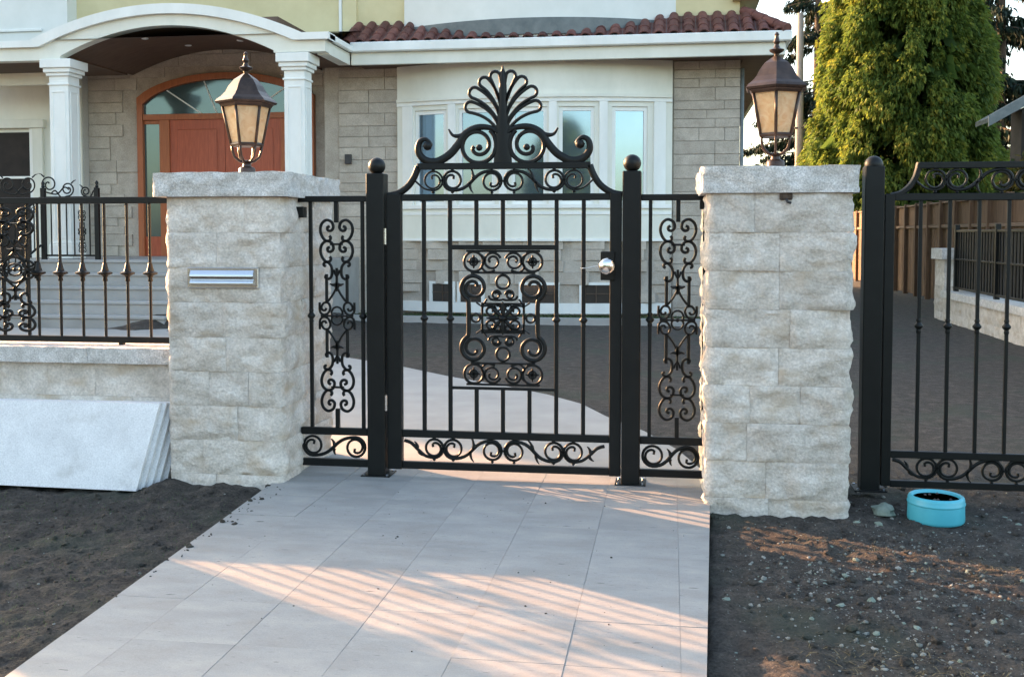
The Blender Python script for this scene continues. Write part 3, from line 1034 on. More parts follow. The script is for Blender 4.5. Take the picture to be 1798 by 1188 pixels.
# ------------------------------------------------------------------ iron fence on the low wall
YF = 6.50
fence = thing('iron_fence', 'black iron fence with scroll panels standing on the low left wall', 'fence', (-4.5, YF, .862))
rail(fence, -6.215, -3.115, 1.795, 1.838, YF, .034)
rail(fence, -6.215, -3.115, .876, .916, YF, .034)
BAL = MB().box(-.0075, .0075, -.0075, .0075, 0, .879, .002).mesh('baluster', 'iron')
bx = [-3.392 - .160 * k for k in range(6)] + [-4.535 - .160 * k for k in range(7)] + [-5.83, -6.01]
for x in bx:
    o = inst('baluster', BAL, fence, (x, YF, .916))
    inst('collar', KNUCKLE, o, (x, YF, 1.337))
for xc in (-4.363, -5.66):
    ornament(fence, xc, 1.356, 1.30, .655, YF, 1.15)
    for dx in (-.09, .09):  # bars added so the panel casts a solid dark stripe
        picket(fence, xc + dx, YF + .014, .916, 1.795, .018, name='shadow_bar')
    MB().bar(ring(xc, 1.355, .085), .016, .016, YF - .006, closed=True).build('shadow_ring', 'iron', fence, 50)  # ring added to thicken the panel's shadow
for x in (-3.6, -4.9, -6.0):
    MB().box(x - .014, x + .014, YF - .02, YF + .02, .855, .878, .002).build('foot', 'iron', fence)

# ------------------------------------------------------------------ driveway gate on the right
YD = 6.60
post(1.140, 1.252, YD, 2.000, 'black iron post of the driveway gate, right of the plain stone pillar', rise=.008)
dg = thing('driveway_gate', 'black iron driveway gate leaf cut off by the right edge of the photo', 'gate', (2.0, YD, .07))
DX1 = 3.6
MB().box(1.262, 1.318, YD - .025, YD + .025, .075, 1.835, .003).build('stile', 'iron', dg)
MB().box(DX1 - .05, DX1, YD - .025, YD + .025, .075, 2.03, .003).build('stile', 'iron', dg)
for z0, z1 in ((1.795, 1.838), (.246, .288), (.068, .108)):
    rail(dg, 1.318, DX1 - .05, z0, z1, YD)
rail(dg, 1.455, DX1 - .05, 1.985, 2.022, YD)
MB().bar(cr([(1.300, 1.825), (1.355, 1.838), (1.405, 1.880), (1.437, 1.935), (1.458, 2.018)], 6), .036, .034, YD).build('head_brace', 'iron', dg, 50)
for k in range(13):
    x = 1.471 + .166 * k
    picket(dg, x, YD, .288, 1.795, .020, 1.045)
for xc in (1.975,):
    band(dg, xc, .178, .07, YD)
    band(dg, xc + .02, 1.910, .07, YD, xspan=.5)
band(dg, 3.1, .178, .07, YD, xspan=.5)

# ------------------------------------------------------------------ lanterns


def lantern(x, y, z, rot, label, name='pillar_lantern'):
    t = thing(name, label, 'lantern', (x, y, z), 'lanterns on the pillars')
    m = MB().lathe([(.054, -.01), (.054, .045), (.048, .055), (.030, .062), (.026, .078), (.038, .086), (.030, .096), (.012, .104)], 12)
    m.build('base', 'bronze', t, 40, loc=(x, y, z))
    hexr = lambda r, zz: [(x + r * math.cos(rot + k * math.pi / 3), y + r * math.sin(rot + k * math.pi / 3), z + zz) for k in range(6)]
    zb, zt, rb, rtp = .205, .455, .100, .152
    # curved arms
    for k in range(6):
        a = rot + k * math.pi / 3
        pr_ = [(.014, .090), (.050, .098), (.080, .125), (.092, .165), (.096, .205)]
        MB().tube([(x + r * math.cos(a), y + r * math.sin(a), z + h) for r, h in pr_], .0085, 6).build('arm', 'bronze', t, 180)
        MB().tube([(x + rb * math.cos(a), y + rb * math.sin(a), z + zb), (x + rtp * math.cos(a), y + rtp * math.sin(a), z + zt)], .0095, 6).build('cage_bar', 'bronze', t, 180)
        a2 = a + math.pi / 3
        q = lambda r, zz, aa: (x + r * math.cos(aa), y + r * math.sin(aa), z + zz)
        p4 = [q(rb - .004, zb, a), q(rb - .004, zb, a2), q(rtp - .004, zt, a2), q(rtp - .004, zt, a)]
        p4i = [q(rb - .010, zb, a), q(rb - .010, zb, a2), q(rtp - .010, zt, a2), q(rtp - .010, zt, a)]
        MB().add(p4 + p4i, [(0, 1, 2, 3), (7, 6, 5, 4), (0, 4, 5, 1), (1, 5, 6, 2), (2, 6, 7, 3), (3, 7, 4, 0)]).build('pane', 'amber_glass', t)
    MB().lathe([(.060, .190), (.106, .192), (.110, .204), (.104, .214), (.060, .212)], 6, x, y, z, rot).build('bottom_ring', 'bronze', t)
    MB().lathe([(.130, .446), (.162, .446), (.168, .458), (.176, .466), (.130, .470)], 6, x, y, z, rot).build('top_ring', 'bronze', t)
    rf = MB().lathe([(.120, .468), (.192, .468), (.200, .480), (.186, .496), (.160, .515), (.132, .545), (.110, .585), (.078, .625), (.042, .650), (.020, .664), (.010, .668)], 6, x, y, z, rot)
    rf.build('roof', 'bronze', t)
    MB().lathe([(.012, .655), (.016, .680), (.040, .694), (.044, .704), (.020, .716), (.012, .735), (.020, .750), (.014, .768), (.010, .786), (.014, .794), (.006, .806), (.001, .808)], 12, x, y, z).build('finial', 'bronze', t, 40)
    return t


lantern(-2.755, 6.60, 1.974, R(8.6) + R(30) - R(12), 'bronze lantern with amber panes on the mail slot pillar')
lantern(0.605, 6.43, 1.974, R(8.6) + R(90) - R(14), 'bronze lantern with amber panes on the pillar without mail slot')

# ------------------------------------------------------------------ granite slabs leaning on the wall
for k in range(5):
    yb, yt = 6.105 + .042 * k, 6.185 + .038 * k
    xr = -3.305 + .028 * k
    h = .53 - .004 * k
    th = .032
    poly = [(-5.3 + .05 * k, 0.0), (xr, -.012), (xr + .125, h), (-5.3 + .05 * k, h - .012)]
    m = MB()
    m.add([(x, yb + (yt - yb) * (z / h), z) for x, z in poly] + [(x, yb + th + (yt - yb) * (z / h), z) for x, z in poly],
          [(0, 1, 2, 3), (7, 6, 5, 4), (0, 4, 5, 1), (1, 5, 6, 2), (2, 6, 7, 3), (3, 7, 4, 0)])
    lab = ['front most pale granite slab leaning against the low wall', 'second pale granite slab from the front of the leaning stack', 'middle pale granite slab of the leaning stack of five',
           'fourth pale granite slab, next to the rear one of the stack', 'rear pale granite slab of the stack, touching the low wall'][k]
    tag(m.build('granite_slab', 'slab_granite'), lab, 'stone slab', 'granite slabs stacked against the wall')

# ------------------------------------------------------------------ bowl and rock
bw = thing('pet_bowl', 'round turquoise plastic bowl standing on the soil by the driveway gate', 'bowl', (1.470, 6.10, .012))
MB().lathe([(.142, 0), (.149, .006), (.152, .018), (.150, .098), (.154, .103), (.154, .108), (.150, .114), (.150, .128), (.145, .140), (.136, .145), (.127, .141), (.120, .125), (.100, .100), (.05, .095), (.001, .095)],
           40, 1.470, 6.10, .0).build('body', 'bowl_plastic', bw, 40)
MB().lathe([(.121, .128), (.001, .128)], 24, 1.470, 6.10, 0.0).build('dark_water', 'bowl_inside', bw)
cl = MB()
for k in range(6):
    a, r = rng.uniform(0, 6.28), rng.uniform(.01, .10)
    cl.lathe([(.001, -.008), (.010, 0), (.001, .008)], 5, 1.47 + r * math.cos(a), 6.10 + r * math.sin(a), .130)
o = cl.build('leaf_litter', 'kibble', bw, 180)
o['kind'] = 'stuff'


def rock(r, seed, sub=8, fl=.6):
    m = MB()
    n = sub
    vs, fs = [], []
    for i in range(n + 1):
        th = math.pi * i / n
        for j in range(2 * n):
            ph = math.pi * j / n
            d = Vector((math.sin(th) * math.cos(ph), math.sin(th) * math.sin(ph), math.cos(th)))
            q = r * (1 + .45 * noise.noise(d * 1.4 + Vector((seed, 0, 0))) + .15 * noise.noise(d * 4 + Vector((0, seed, 0))))
            vs.append((d.x * q, d.y * q, d.z * q * fl))
    for i in range(n):
        for j in range(2 * n):
            k = (j + 1) % (2 * n)
            fs.append((i * 2 * n + j, (i + 1) * 2 * n + j, (i + 1) * 2 * n + k, i * 2 * n + k))
    return m.add(vs, fs)


tag(rock(.062, 3.3).build('rock', 'rock_green', None, 40, loc=(1.205, 6.16, .03)), 'fist sized grey green rock lying left of the turquoise bowl', 'rock')

# pebbles and grit: nobody could count them


def scatter(name, label, n, sampler, rmin, rmax, m, seed):
    g = np.random.default_rng(seed)
    t = (1 + 5 ** .5) / 2
    ico = np.array([(-1, t, 0), (1, t, 0), (-1, -t, 0), (1, -t, 0), (0, -1, t), (0, 1, t), (0, -1, -t), (0, 1, -t), (t, 0, -1), (t, 0, 1), (-t, 0, -1), (-t, 0, 1)]) / 1.9
    fi = np.array([(0, 11, 5), (0, 5, 1), (0, 1, 7), (0, 7, 10), (0, 10, 11), (1, 5, 9), (5, 11, 4), (11, 10, 2), (10, 7, 6), (7, 1, 8), (3, 9, 4), (3, 4, 2), (3, 2, 6), (3, 6, 8), (3, 8, 9), (4, 9, 5), (2, 4, 11), (6, 2, 10), (8, 6, 7), (9, 8, 1)])
    mb = MB()
    for k in range(n):
        x, y = sampler(g)
        r = rmin + (rmax - rmin) * g.random() ** 4.5
        v = ico * (1 + g.uniform(-.28, .28, (12, 1)))
        v = v * np.array((1, g.uniform(.6, 1), g.uniform(.45, .8))) * r
        a = g.uniform(0, 6.28)
        ca, sa = math.cos(a), math.sin(a)
        v = np.stack((v[:, 0] * ca - v[:, 1] * sa + x, v[:, 0] * sa + v[:, 1] * ca + y, v[:, 2] + (ground_z(x, y) if not XL(y) < x < XR(y) else .052) + r * g.uniform(-.25, .2)), 1)
        mb.add(v.tolist(), fi.tolist())
    o = mb.build(name, m, None, None)
    tag(o, label, 'pebbles', kind='stuff')


def samp_right(g):
    if g.random() < .45:
        c = ((.75, 5.05), (1.2, 4.95), (.62, 4.7), (1.45, 4.65), (.9, 4.2), (1.3, 5.5), (1.1, 3.95))[g.integers(7)]
        return c[0] + g.normal() * .22, c[1] + g.normal() * .20
    return g.uniform(.24, 2.6), g.uniform(3.4, 7.0)


def samp_right2(g):
    while 1:
        p = samp_right(g)
        if p[0] > .24 and p[1] < 6.9 and not (.18 < p[0] < 1.02 and p[1] > 6.0):
            return p


scatter('pebbles', 'scattered pebbles and grit on the soil right of the path', 1500, samp_right2, .002, .017, 'pebble', 3)
scatter('stone_chips', 'grey green stone chips strewn over the soil in front of the plain pillar', 240, samp_right2, .004, .024, 'rock_green', 4)
scatter('grit', 'sparse grit and clods on the soil left of the path', 900, lambda g: (g.uniform(-4.4, -2.43), g.uniform(3.4, 6.15)), .003, .013, 'soil', 5)
scatter('light_grit', 'few pale grit crumbs on the soil left of the path', 110, lambda g: (g.uniform(-4.4, -2.43), g.uniform(3.4, 6.1)), .003, .011, 'pebble', 6)


scatter('fine_grit', 'fine grey grit and crumbs covering the soil right of the path', 5200, samp_right2, .0015, .007, 'pebble', 14)
scatter('clods', 'small dark clods of earth on the soil right of the path', 1700, samp_right2, .005, .030, 'soil', 15)
scatter('earth_clods', 'small clods of earth on the soil left of the path', 1500, lambda g: (g.uniform(-4.4, -2.30), g.uniform(3.4, 6.15)), .005, .026, 'soil', 17)
scatter('path_crumbs', 'dark crumbs of earth dropped on the stone path', 90, lambda g: (g.uniform(-2.1, .12), g.uniform(3.7, 6.1)), .002, .008, 'soil', 16)


def thin_blades(name, label, n, sampler, m, lmin, lmax, seed, wid=.0022, up=.25):
    g = np.random.default_rng(seed)
    mb = MB()
    for k in range(n):
        x, y = sampler(g)
        a = g.uniform(0, 6.28)
        l = g.uniform(lmin, lmax)
        dx, dy = math.cos(a) * l, math.sin(a) * l
        z = ground_z(x, y) + .004
        h = l * up * g.random()
        px_, py_ = -math.sin(a) * wid, math.cos(a) * wid
        mb.add([(x - px_, y - py_, z), (x + px_, y + py_, z), (x + dx * .5 + px_, y + dy * .5 + py_, z + h), (x + dx * .5 - px_, y + dy * .5 - py_, z + h), (x + dx, y + dy, z + h * .6)],
               [(0, 1, 2, 3), (3, 2, 4)])
    tag(mb.build(name, m), label, 'plant litter', kind='stuff')


def samp_sunlit(g):
    c = ((1.05, 5.35), (1.45, 5.2), (.75, 4.05), (1.05, 3.9), (1.75, 5.1), (.7, 5.55), (1.4, 3.9))[g.integers(7)]
    while 1:
        x, y = c[0] + g.normal() * .17, c[1] + g.normal() * .07
        if x > .24 and not (x < 1.02 and y > 6):
            return x, y


thin_blades('sunlit_soil_blades', 'ochre blades coloured like sunlit patches on the soil right of the path', 420, samp_sunlit, 'thin_blades', .02, .06, 8, .0016)  # sunlight on the soil, laid down as ochre-coloured blades
thin_blades('young_grass', 'thin green grass sprouts on the dark soil left of the path', 1500, lambda g: (g.uniform(-4.4, -2.44), g.uniform(3.4, 6.0)), 'grass_blade', .010, .028, 9, .0014, .9)

# ------------------------------------------------------------------ the house
HY = 20.40
house = thing('house', 'two storey stone and stucco house with arched porch and bow window', 'house', (-5, HY, 0))


def bow(x, y_side, sag):
    t = (x + 2.67) / 2.67
    return y_side - sag * (1 - min(1, t * t))


# masonry core behind the facing; unseen left wing added to shade the yard
core = MB()
core.prism([(-23, 20.6), (-12.20, 20.6), (-12.20, 20.9), (-5.45, 20.9), (-5.45, 20.53), (1.24, 20.53), (1.24, 35), (-23, 35)], -.1, 5.55)
core.build('wall', 'mortar', house)
up_ = MB().box(-23, 1.24, 20.45, 35, 5.551, 8.4)
up_.build('upper_wall', 'yellow_stucco', house)
rfm = MB()  # roof above the view, added for the shadow it throws
rfm.add([(-23.7, 19.7, 8.4), (1.9, 19.7, 8.4), (1.9, 35.7, 8.4), (-23.7, 35.7, 8.4), (-16, 27.5, 10.9), (-6, 27.5, 10.9)],
        [(3, 2, 1, 0), (0, 1, 5, 4), (1, 2, 5), (2, 3, 4, 5), (3, 0, 4)])
rfm.build('unseen_roof', 'roof_tile', house)

# stone veneer: every stone a piece of the stone facing
ven = MB().box(-6.9, -5.45, 20.48, 20.525, 0, 4.9).build('stone_facing', 'veneer', house)
VEN = {}


def veneer(parent, x0, x1, y, z0, z1, seed, axis='x', holes=()):
    g = random.Random(seed)
    z = z0
    while z < z1 - .02:
        h = g.choice((.17, .21, .25, .25))
        h = min(h, z1 - z)
        if z1 - z - h < .08: h = z1 - z
        x = x0
        while x < x1 - .01:
            l = g.choice((.48, .62, .78, .95))
            l = min(l, x1 - x)
            if x1 - x - l < .18: l = x1 - x
            cx_, cz_ = x + l / 2, z + h / 2
            if not any(a < cx_ + l / 2 - .02 and cx_ - l / 2 + .02 < b and c < cz_ + h / 2 - .02 and cz_ - h / 2 + .02 < d for a, b, c, d in holes):
                dp = g.choice((.030, .034, .039))
                k = (round(l, 2), round(h, 2), dp, axis)
                if k not in VEN:
                    m = MB().box(-l / 2 + .003, l / 2 - .003, -dp, 0, -h / 2 + .003, h / 2 - .003, .006)
                    if axis == 'y':
                        m.v = [(-p[1], p[0], p[2]) for p in m.v]
                    VEN[k] = m.mesh('stone', 'veneer')
                yy = y(cx_) if callable(y) else y
                inst('stone', VEN[k], parent, (cx_, yy, cz_) if axis == 'x' else (yy, cx_, cz_))
            x += l
        z += h


veneer(ven, -6.60, -5.38, 20.48, 0.0, 4.86, 1)
v2 = MB().box(-.02, 1.26, 20.48, 20.525, 0, 4.9).build('stone_facing', 'veneer', house)
veneer(v2, .02, 1.265, 20.48, 0.0, 4.86, 2)
v3 = MB().box(-12.20, -5.46, 20.84, 20.895, 0.0, 5.5).build('stone_facing', 'veneer', house)
DC, DH = -9.13, 1.92
veneer(v3, -12.20, -6.5, 20.84, 1.12, 5.4, 3, holes=((DC - DH - .03, DC + DH + .03, 1.0, 4.45), (DC - 1.5, DC + 1.5, 4.3, 4.80), (DC - .95, DC + .95, 4.7, 4.96)))
MB().box(1.243, 1.262, 20.50, 34.9, 0, 5.0).build('side_stucco', 'yellow_stucco', house)
# corner downpipe
MB().tube([(1.30, 20.46, 0), (1.30, 20.46, 4.7)], .035, 8).build('downpipe', 'flashing', house, 180)
MB().box(1.262, 1.275, 21.2, 21.75, 0.1, 4.3, .004).build('side_trim', 'white_trim', house)

# bow window bay
NB = 20
bxs = [-5.37 + 5.37 * i / NB for i in range(NB + 1)]


def bowband(name, z0, z1, proud, m, parent, x0=-5.37, x1=0.0, nseg=NB, sag=.50, ys=20.36):
    xs = [x0 + (x1 - x0) * i / nseg for i in range(nseg + 1)]
    mb = MB()
    fr = [(x, bow(x, ys, sag) - proud) for x in xs]
    poly = fr + [(x1, ys + .24), (x0, ys + .24)]
    mb.prism(poly, z0, z1)
    return mb.build(name, m, parent, 25)


bay = bowband('bow_window', 1.475, 2.075, 0.0, 'cream_trim', house)
bowband('bay_base', 0.20, 1.474, -.07, 'veneer', bay)
bowband('sill', 2.076, 2.150, .045, 'white_trim', bay)
bowband('apron_mould', 1.955, 2.010, .018, 'white_trim', bay)
bowband('bottom_mould', 1.450, 1.500, .022, 'white_trim', bay)
bowband('frieze', 3.985, 4.86, 0.0, 'cream_trim', bay)
bowband('head_mould', 4.08, 4.155, .040, 'white_trim', bay)
bowband('head_cornice', 4.155, 4.215, .075, 'cream_trim', bay)
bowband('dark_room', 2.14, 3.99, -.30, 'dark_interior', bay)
# piers and windows
WN = [(-4.98, -4.32), (-4.07, -3.34), (-3.02, -2.34), (-2.11, -1.45), (-1.12, -.46)]


def seg(name, xa, xb, z0, z1, proud, thick, m, parent, b=.0):
    ya, yb = bow(xa, 20.36, .50), bow(xb, 20.36, .50)
    d = Vector((xb - xa, yb - ya)).normalized()
    nx, ny = d.y, -d.x
    poly = [(xa + nx * proud, ya + ny * proud), (xb + nx * proud, yb + ny * proud), (xb + nx * (proud - thick), yb + ny * (proud - thick)), (xa + nx * (proud - thick), ya + ny * (proud - thick))]
    return MB().prism(poly, z0, z1).build(name, m, parent)


edges = [-5.37] + [q for wv in WN for q in wv] + [0.0]
for k in range(0, len(edges), 2):
    seg('pier', edges[k], edges[k + 1], 2.15, 3.984, 0.0, .16, 'cream_trim', bay)
    if 0 < k < len(edges) - 2:
        c = (edges[k] + edges[k + 1]) / 2
        seg('pilaster', c - .075, c + .075, 2.15, 4.078, .035, .06, 'white_trim', bay)
for k, e in ((0, -5.13), (1, -.24)):
    seg('pilaster', e - .11, e + .11, 2.15, 4.078, .035, .06, 'white_trim', bay)
for xa, xb in WN:
    wv = seg('window', xa + .001, xb - .001, 3.905, 3.982, -.03, .06, 'white_trim', bay)
    seg('frame', xa + .001, xb - .001, 2.151, 2.215, -.03, .06, 'white_trim', wv)
    seg('frame', xa + .001, xa + .065, 2.216, 3.904, -.03, .06, 'white_trim', wv)
    seg('frame', xb - .065, xb - .001, 2.216, 3.904, -.03, .06, 'white_trim', wv)
    seg('pane', xa + .066, xb - .066, 2.216, 3.904, -.06, .012, 'window_glass', wv)
# stone courses below the bay
bst = bowband('stone_course', 0.05, .20, -.06, 'mortar', house)
veneer(bst, -5.33, -.04, lambda x: bow(x, 20.36, .50) + .075, .62, 1.45, 5)
BWN = [(-4.64, -4.22), (-4.05, -3.62), (-2.82, -2.16), (-1.66, -1.14)]
veneer(bst, -5.33, -.04, lambda x: bow(x, 20.36, .50) + .075, .28, .62, 6, holes=[(a - .06, b + .06, .2, .7) for a, b in BWN])
for xa, xb in BWN:
    wv = seg('basement_window', xa - .06, xb + .06, .615, .665, -.02, .06, 'white_trim', bst)
    for q in ((xa - .06, xa), (xb, xb + .06)):
        seg('frame', q[0], q[1], .27, .614, -.02, .06, 'white_trim', wv)
    seg('pane', xa, xb, .27, .614, -.05, .012, 'basement_glass', wv)
    c = (xa + xb) / 2
    seg('mullion', c - .012, c + .012, .27, .614, -.04, .009, 'bark', wv)
    seg('mullion', xa, c - .013, .44, .46, -.04, .009, 'bark', wv)
    seg('mullion', c + .013, xb, .44, .46, -.04, .009, 'bark', wv)
bowband('plinth', .07, .268, -.02, 'white_trim', house)

# kerb and grass strip in front of the bay
structure(MB().prism([(-5.9, 18.42), (-4.0, 18.30), (-2.0, 18.28), (1.4, 18.40), (1.4, 18.58), (-2.0, 18.46), (-4.0, 18.48), (-5.9, 18.60)], -.05, .115).build('garden_kerb', 'concrete'))
g = np.random.default_rng(12)
mb = MB()
for k in range(5000):
    x, y = g.uniform(-5.8, 1.3), g.uniform(18.66, 19.7)
    a, l = g.uniform(0, 6.28), g.uniform(.05, .11)
    c_, s_ = math.cos(a) * .010, math.sin(a) * .010
    z = max(0, ground_z(x, y))
    mb.add([(x - c_, y - s_, z), (x + c_, y + s_, z), (x + g.normal() * .03, y + g.normal() * .03, z + l)], [(0, 1, 2)])
tag(mb.build('grass', 'grass_blade'), 'strip of green grass between white kerb and house', 'grass', kind='stuff')

# eaves over the bow window
eave = MB().box(-6.07, 2.0, 19.60, 19.68, 4.80, 5.035, .006).build('fascia', 'cream_trim', house)
MB().box(-6.065, 2.10, 19.49, 19.60, 5.03, 5.215, .02).build('gutter', 'white_trim', house)
MB().box(2.003, 2.10, 19.60, 35.2, 5.03, 5.215, .02).build('gutter', 'white_trim', house)
MB().box(1.95, 1.999, 19.69, 35.2, 4.80, 5.035).build('fascia', 'cream_trim', house)
MB().box(-6.06, 1.995, 19.685, 20.50, 4.862, 4.895).build('soffit', 'soffit', house)
MB().box(1.30, 1.945, 20.51, 35.1, 4.862, 4.895).build('soffit', 'soffit', house)

# skirt roof with barrel tiles
skirt = MB().add([(-6.3, 19.56, 5.19), (1.98, 19.56, 5.19), (1.32, 20.44, 5.70), (-6.3, 20.44, 5.70), (1.98, 34.8, 5.19), (1.32, 34.8, 5.70)],
                 [(0, 1, 2, 3), (1, 4, 5, 2)]).build('skirt_roof', 'flashing', house)
TW, TL = .268, .40
tv, tf = [], []
nseg_ = 8
for j, (yy, zz, rr) in enumerate(((0, 0, .098), (1, 0, .082))):
    for i in range(nseg_ + 1):
        a = math.pi * i / nseg_
        tv.append((rr * math.cos(a), yy * TL, rr * math.sin(a) * .85))
for j, (yy, rr) in enumerate(((0, .078), (1, .064))):
    for i in range(nseg_ + 1):
        a = math.pi * i / nseg_
        tv.append((rr * math.cos(a), yy * TL, rr * math.sin(a) * .85))
N9 = nseg_ + 1
for i in range(nseg_):
    tf += [(i, i + 1, N9 + i + 1, N9 + i), (2 * N9 + i + 1, 2 * N9 + i, 3 * N9 + i, 3 * N9 + i + 1), (i + 1, i, 2 * N9 + i, 2 * N9 + i + 1)]
tile = MB().add(tv, tf)
sl = math.atan2(5.70 - 5.19, 20.44 - 19.56)
ct, st_ = math.cos(sl), math.sin(sl)
tile.v = [(p[0], p[1] * ct - p[2] * st_, p[1] * st_ + p[2] * ct) for p in tile.v]
TILE = tile.mesh('roof_tile', 'roof_tile', 60)
pan = MB()
pv = []
for yy in (0, 1):
    for i in range(7):
        a = math.pi * i / 6
        pv.append((.07 * math.cos(a), yy * TL, -.05 * math.sin(a) + .045))
pan.add(pv, [(i + 1, i, 7 + i, 7 + i + 1) for i in range(6)])
pan.v = [(p[0], p[1] * ct - p[2] * st_, p[1] * st_ + p[2] * ct) for p in pan.v]
PAN = pan.mesh('pan_tile', 'roof_tile', 60)
for row in range(3):
    d = -.04 + row * .325
    y, z = 19.56 + d * ct, 5.205 + d * st_ + .008
    x = -6.15
    while x < 1.92 - row * .20:
        if y < bow(x, 20.40, .95 if -5.2 < x < .05 else 0) - .02 or row < 2:
            inst('roof_tile', TILE, skirt, (x + rng.uniform(-.004, .004), y, z + rng.uniform(-.003, .003)))
            inst('pan_tile', PAN, skirt, (x + TW / 2, y + .01, z - .012))
        x += TW
# hip tiles down the right corner
for k in range(4):
    t0 = k / 4
    p0 = Vector((2.02 - .70 * t0, 19.52 + .92 * t0, 5.24 + .52 * t0))
    p1 = Vector((2.02 - .70 * (t0 + .28), 19.52 + .92 * (t0 + .28), 5.24 + .52 * (t0 + .28)))
    MB().tube([p0, p1], [.10, .085], 10).build('hip_tile', 'roof_tile', skirt, 60)
for k in range(40):
    y = 19.9 + k * TW
    m = inst('roof_tile', TILE, skirt, (2.0, y, 5.215), R(90))

# upper storey bow, flashing, corner pieces
ub = bowband('upper_bow', 5.05, 8.2, 0.0, 'white_stucco', house, -5.22, .05, 20, .78, 20.44)
bowband('bow_flashing', 5.30, 5.600, .045, 'flashing', ub, -5.24, .07, 20, .78, 20.44)
MB().box(-6.56, -6.50, 20.38, 20.44, 5.3, 8.3, .01).build('downpipe', 'white_trim', house)
MB().box(-6.49, -6.20, 20.40, 20.452, 5.3, 8.3).build('corner_board', 'yellow_stucco', house)
MB().box(1.10, 1.60, 20.30, 34.9, 5.95, 6.5).build('corner_corbel', 'yellow_stucco', house)

# ---- porch
PY = 18.14
AC = -9.11
NA = 28


def arch(x, hw, zs, zc_):
    t = (x - AC) / hw
    return zs + (zc_ - zs) * max(0, 1 - t * t)


porch = MB()
xs = [AC - 2.06 + 4.12 * i / NA for i in range(NA + 1)]
lo = [(x, arch(x, 2.06, 4.86, 5.36)) for x in xs]
xsu = [AC - 2.45 + 4.90 * i / NA for i in range(NA + 1)]
mid_ = [(xu, arch(xu, 2.45, 5.02, 5.555)) for xu in xsu]
top_ = [(xu, arch(xu, 2.62, 5.145, 5.735) if abs(xu - AC) < 2.62 else 5.145) for xu in [AC - 2.62 + 5.24 * i / NA for i in range(NA + 1)]]
porch.band_y(lo, mid_, PY, PY + .22)
pa = porch.build('porch_arch', 'cream_trim', house, 25)
MB().band_y([(x, z + .002) for x, z in mid_], top_, PY - .09, PY + .30).build('arch_gutter', 'white_trim', pa, 25)
# straight shoulders of the porch fascia
for xa, xb in ((-14.5, AC - 2.06), (AC + 2.06, -6.09)):
    if xa < -14:
        MB().prism_y([(xa, 4.79), (xb - .001, 4.79), (xb - .001, 4.86), (AC - 2.451, 5.02), (xa, 5.02)], PY, PY + .22).build('fascia', 'cream_trim', pa)
        MB().prism_y([(xa, 5.022), (AC - 2.452, 5.022), (AC - 2.622, 5.145), (xa, 5.145)], PY - .09, PY + .30).build('gutter', 'white_trim', pa)
    else:
        MB().prism_y([(xa + .001, 4.86), (xa + .001, 4.82), (xb, 4.82), (xb, 5.02), (AC + 2.451, 5.02)], PY, PY + .22).build('fascia', 'cream_trim', pa)
        MB().prism_y([(AC + 2.452, 5.022), (xb + .09, 5.022), (xb + .09, 5.145), (AC + 2.622, 5.145)], PY - .09, PY + .30).build('gutter', 'white_trim', pa)
MB().box(-6.31, -6.09, PY + .221, 19.60, 4.80, 5.02).build('fascia', 'cream_trim', pa)
MB().box(-6.089, -6.00, PY - .02, 19.50, 5.022, 5.145, .02).build('gutter', 'white_trim', pa)
# ceiling: a shallow barrel vault in dark wood, closed above
ce = MB()
xs2 = [AC - 2.06 + 4.12 * i / NA for i in range(NA + 1)]
lo2 = [(x, arch(x, 2.06, 4.90, 5.38)) for x in xs2]
hi2 = [(x, 5.50) for x in xs2]
ce.band_y(lo2, hi2, PY + .221, 20.88)
ceil = ce.build('porch_ceiling', 'soffit', house, 25)
MB().box(-14.4, AC - 2.06, PY + .222, 20.58, 4.87, 4.94).build('side_soffit', 'soffit', house)
MB().box(AC + 2.06, -6.10, PY + .222, 20.47, 4.90, 4.96).build('side_soffit', 'soffit', house)
for x, y in ((-9.95, 19.0), (-9.6, 20.1), (-8.2, 19.4)):
    zc2 = arch(x, 2.06, 4.90, 5.38)
    MB().lathe([(.001, -.012), (.055, -.012), (.07, -.006), (.07, .01)], 14, x, y, zc2).build('recessed_lamp', 'white_trim', ceil, 40)
# low roof over the porch
MB().add([(-14.5, PY - .05, 5.148), (-6.05, PY - .05, 5.148), (-6.05, 20.44, 5.60), (-14.5, 20.44, 5.60)], [(0, 1, 2, 3)]).build('porch_roof', 'flashing', house)
# left wing: eave, window, white upper bay
MB().box(-15, -11.95, 19.2, 19.27, 4.50, 4.74, .005).build('wing_fascia', 'cream_trim', house)
MB().box(-15, -12.21, 20.55, 20.595, 0, 4.86).build('wing_wall', 'cream_trim', house)
ww = MB().box(-14.6, -13.00, 20.44, 20.55, 3.80, 3.98, .01).build('wing_window', 'cream_trim', house)
MB().box(-13.28, -13.05, 20.47, 20.549, .9, 3.799, .008).build('frame', 'cream_trim', ww)
MB().box(-13.36, -13.281, 20.50, 20.549, .9, 3.799).build('frame', 'white_trim', ww)
MB().box(-14.6, -13.361, 20.53, 20.546, .9, 3.72).build('pane', 'dark_interior', ww)
MB().box(-14.6, -13.361, 20.515, 20.529, 2.75, 2.80).build('mullion', 'white_trim', ww)
MB().box(-14.6, -12.20, 20.10, 20.449, 5.2, 8.2).build('upper_bay', 'white_stucco', house)
MB().box(-14.55, -12.75, 20.06, 20.099, 5.72, 5.78, .01).build('panel_mould', 'white_trim', house)
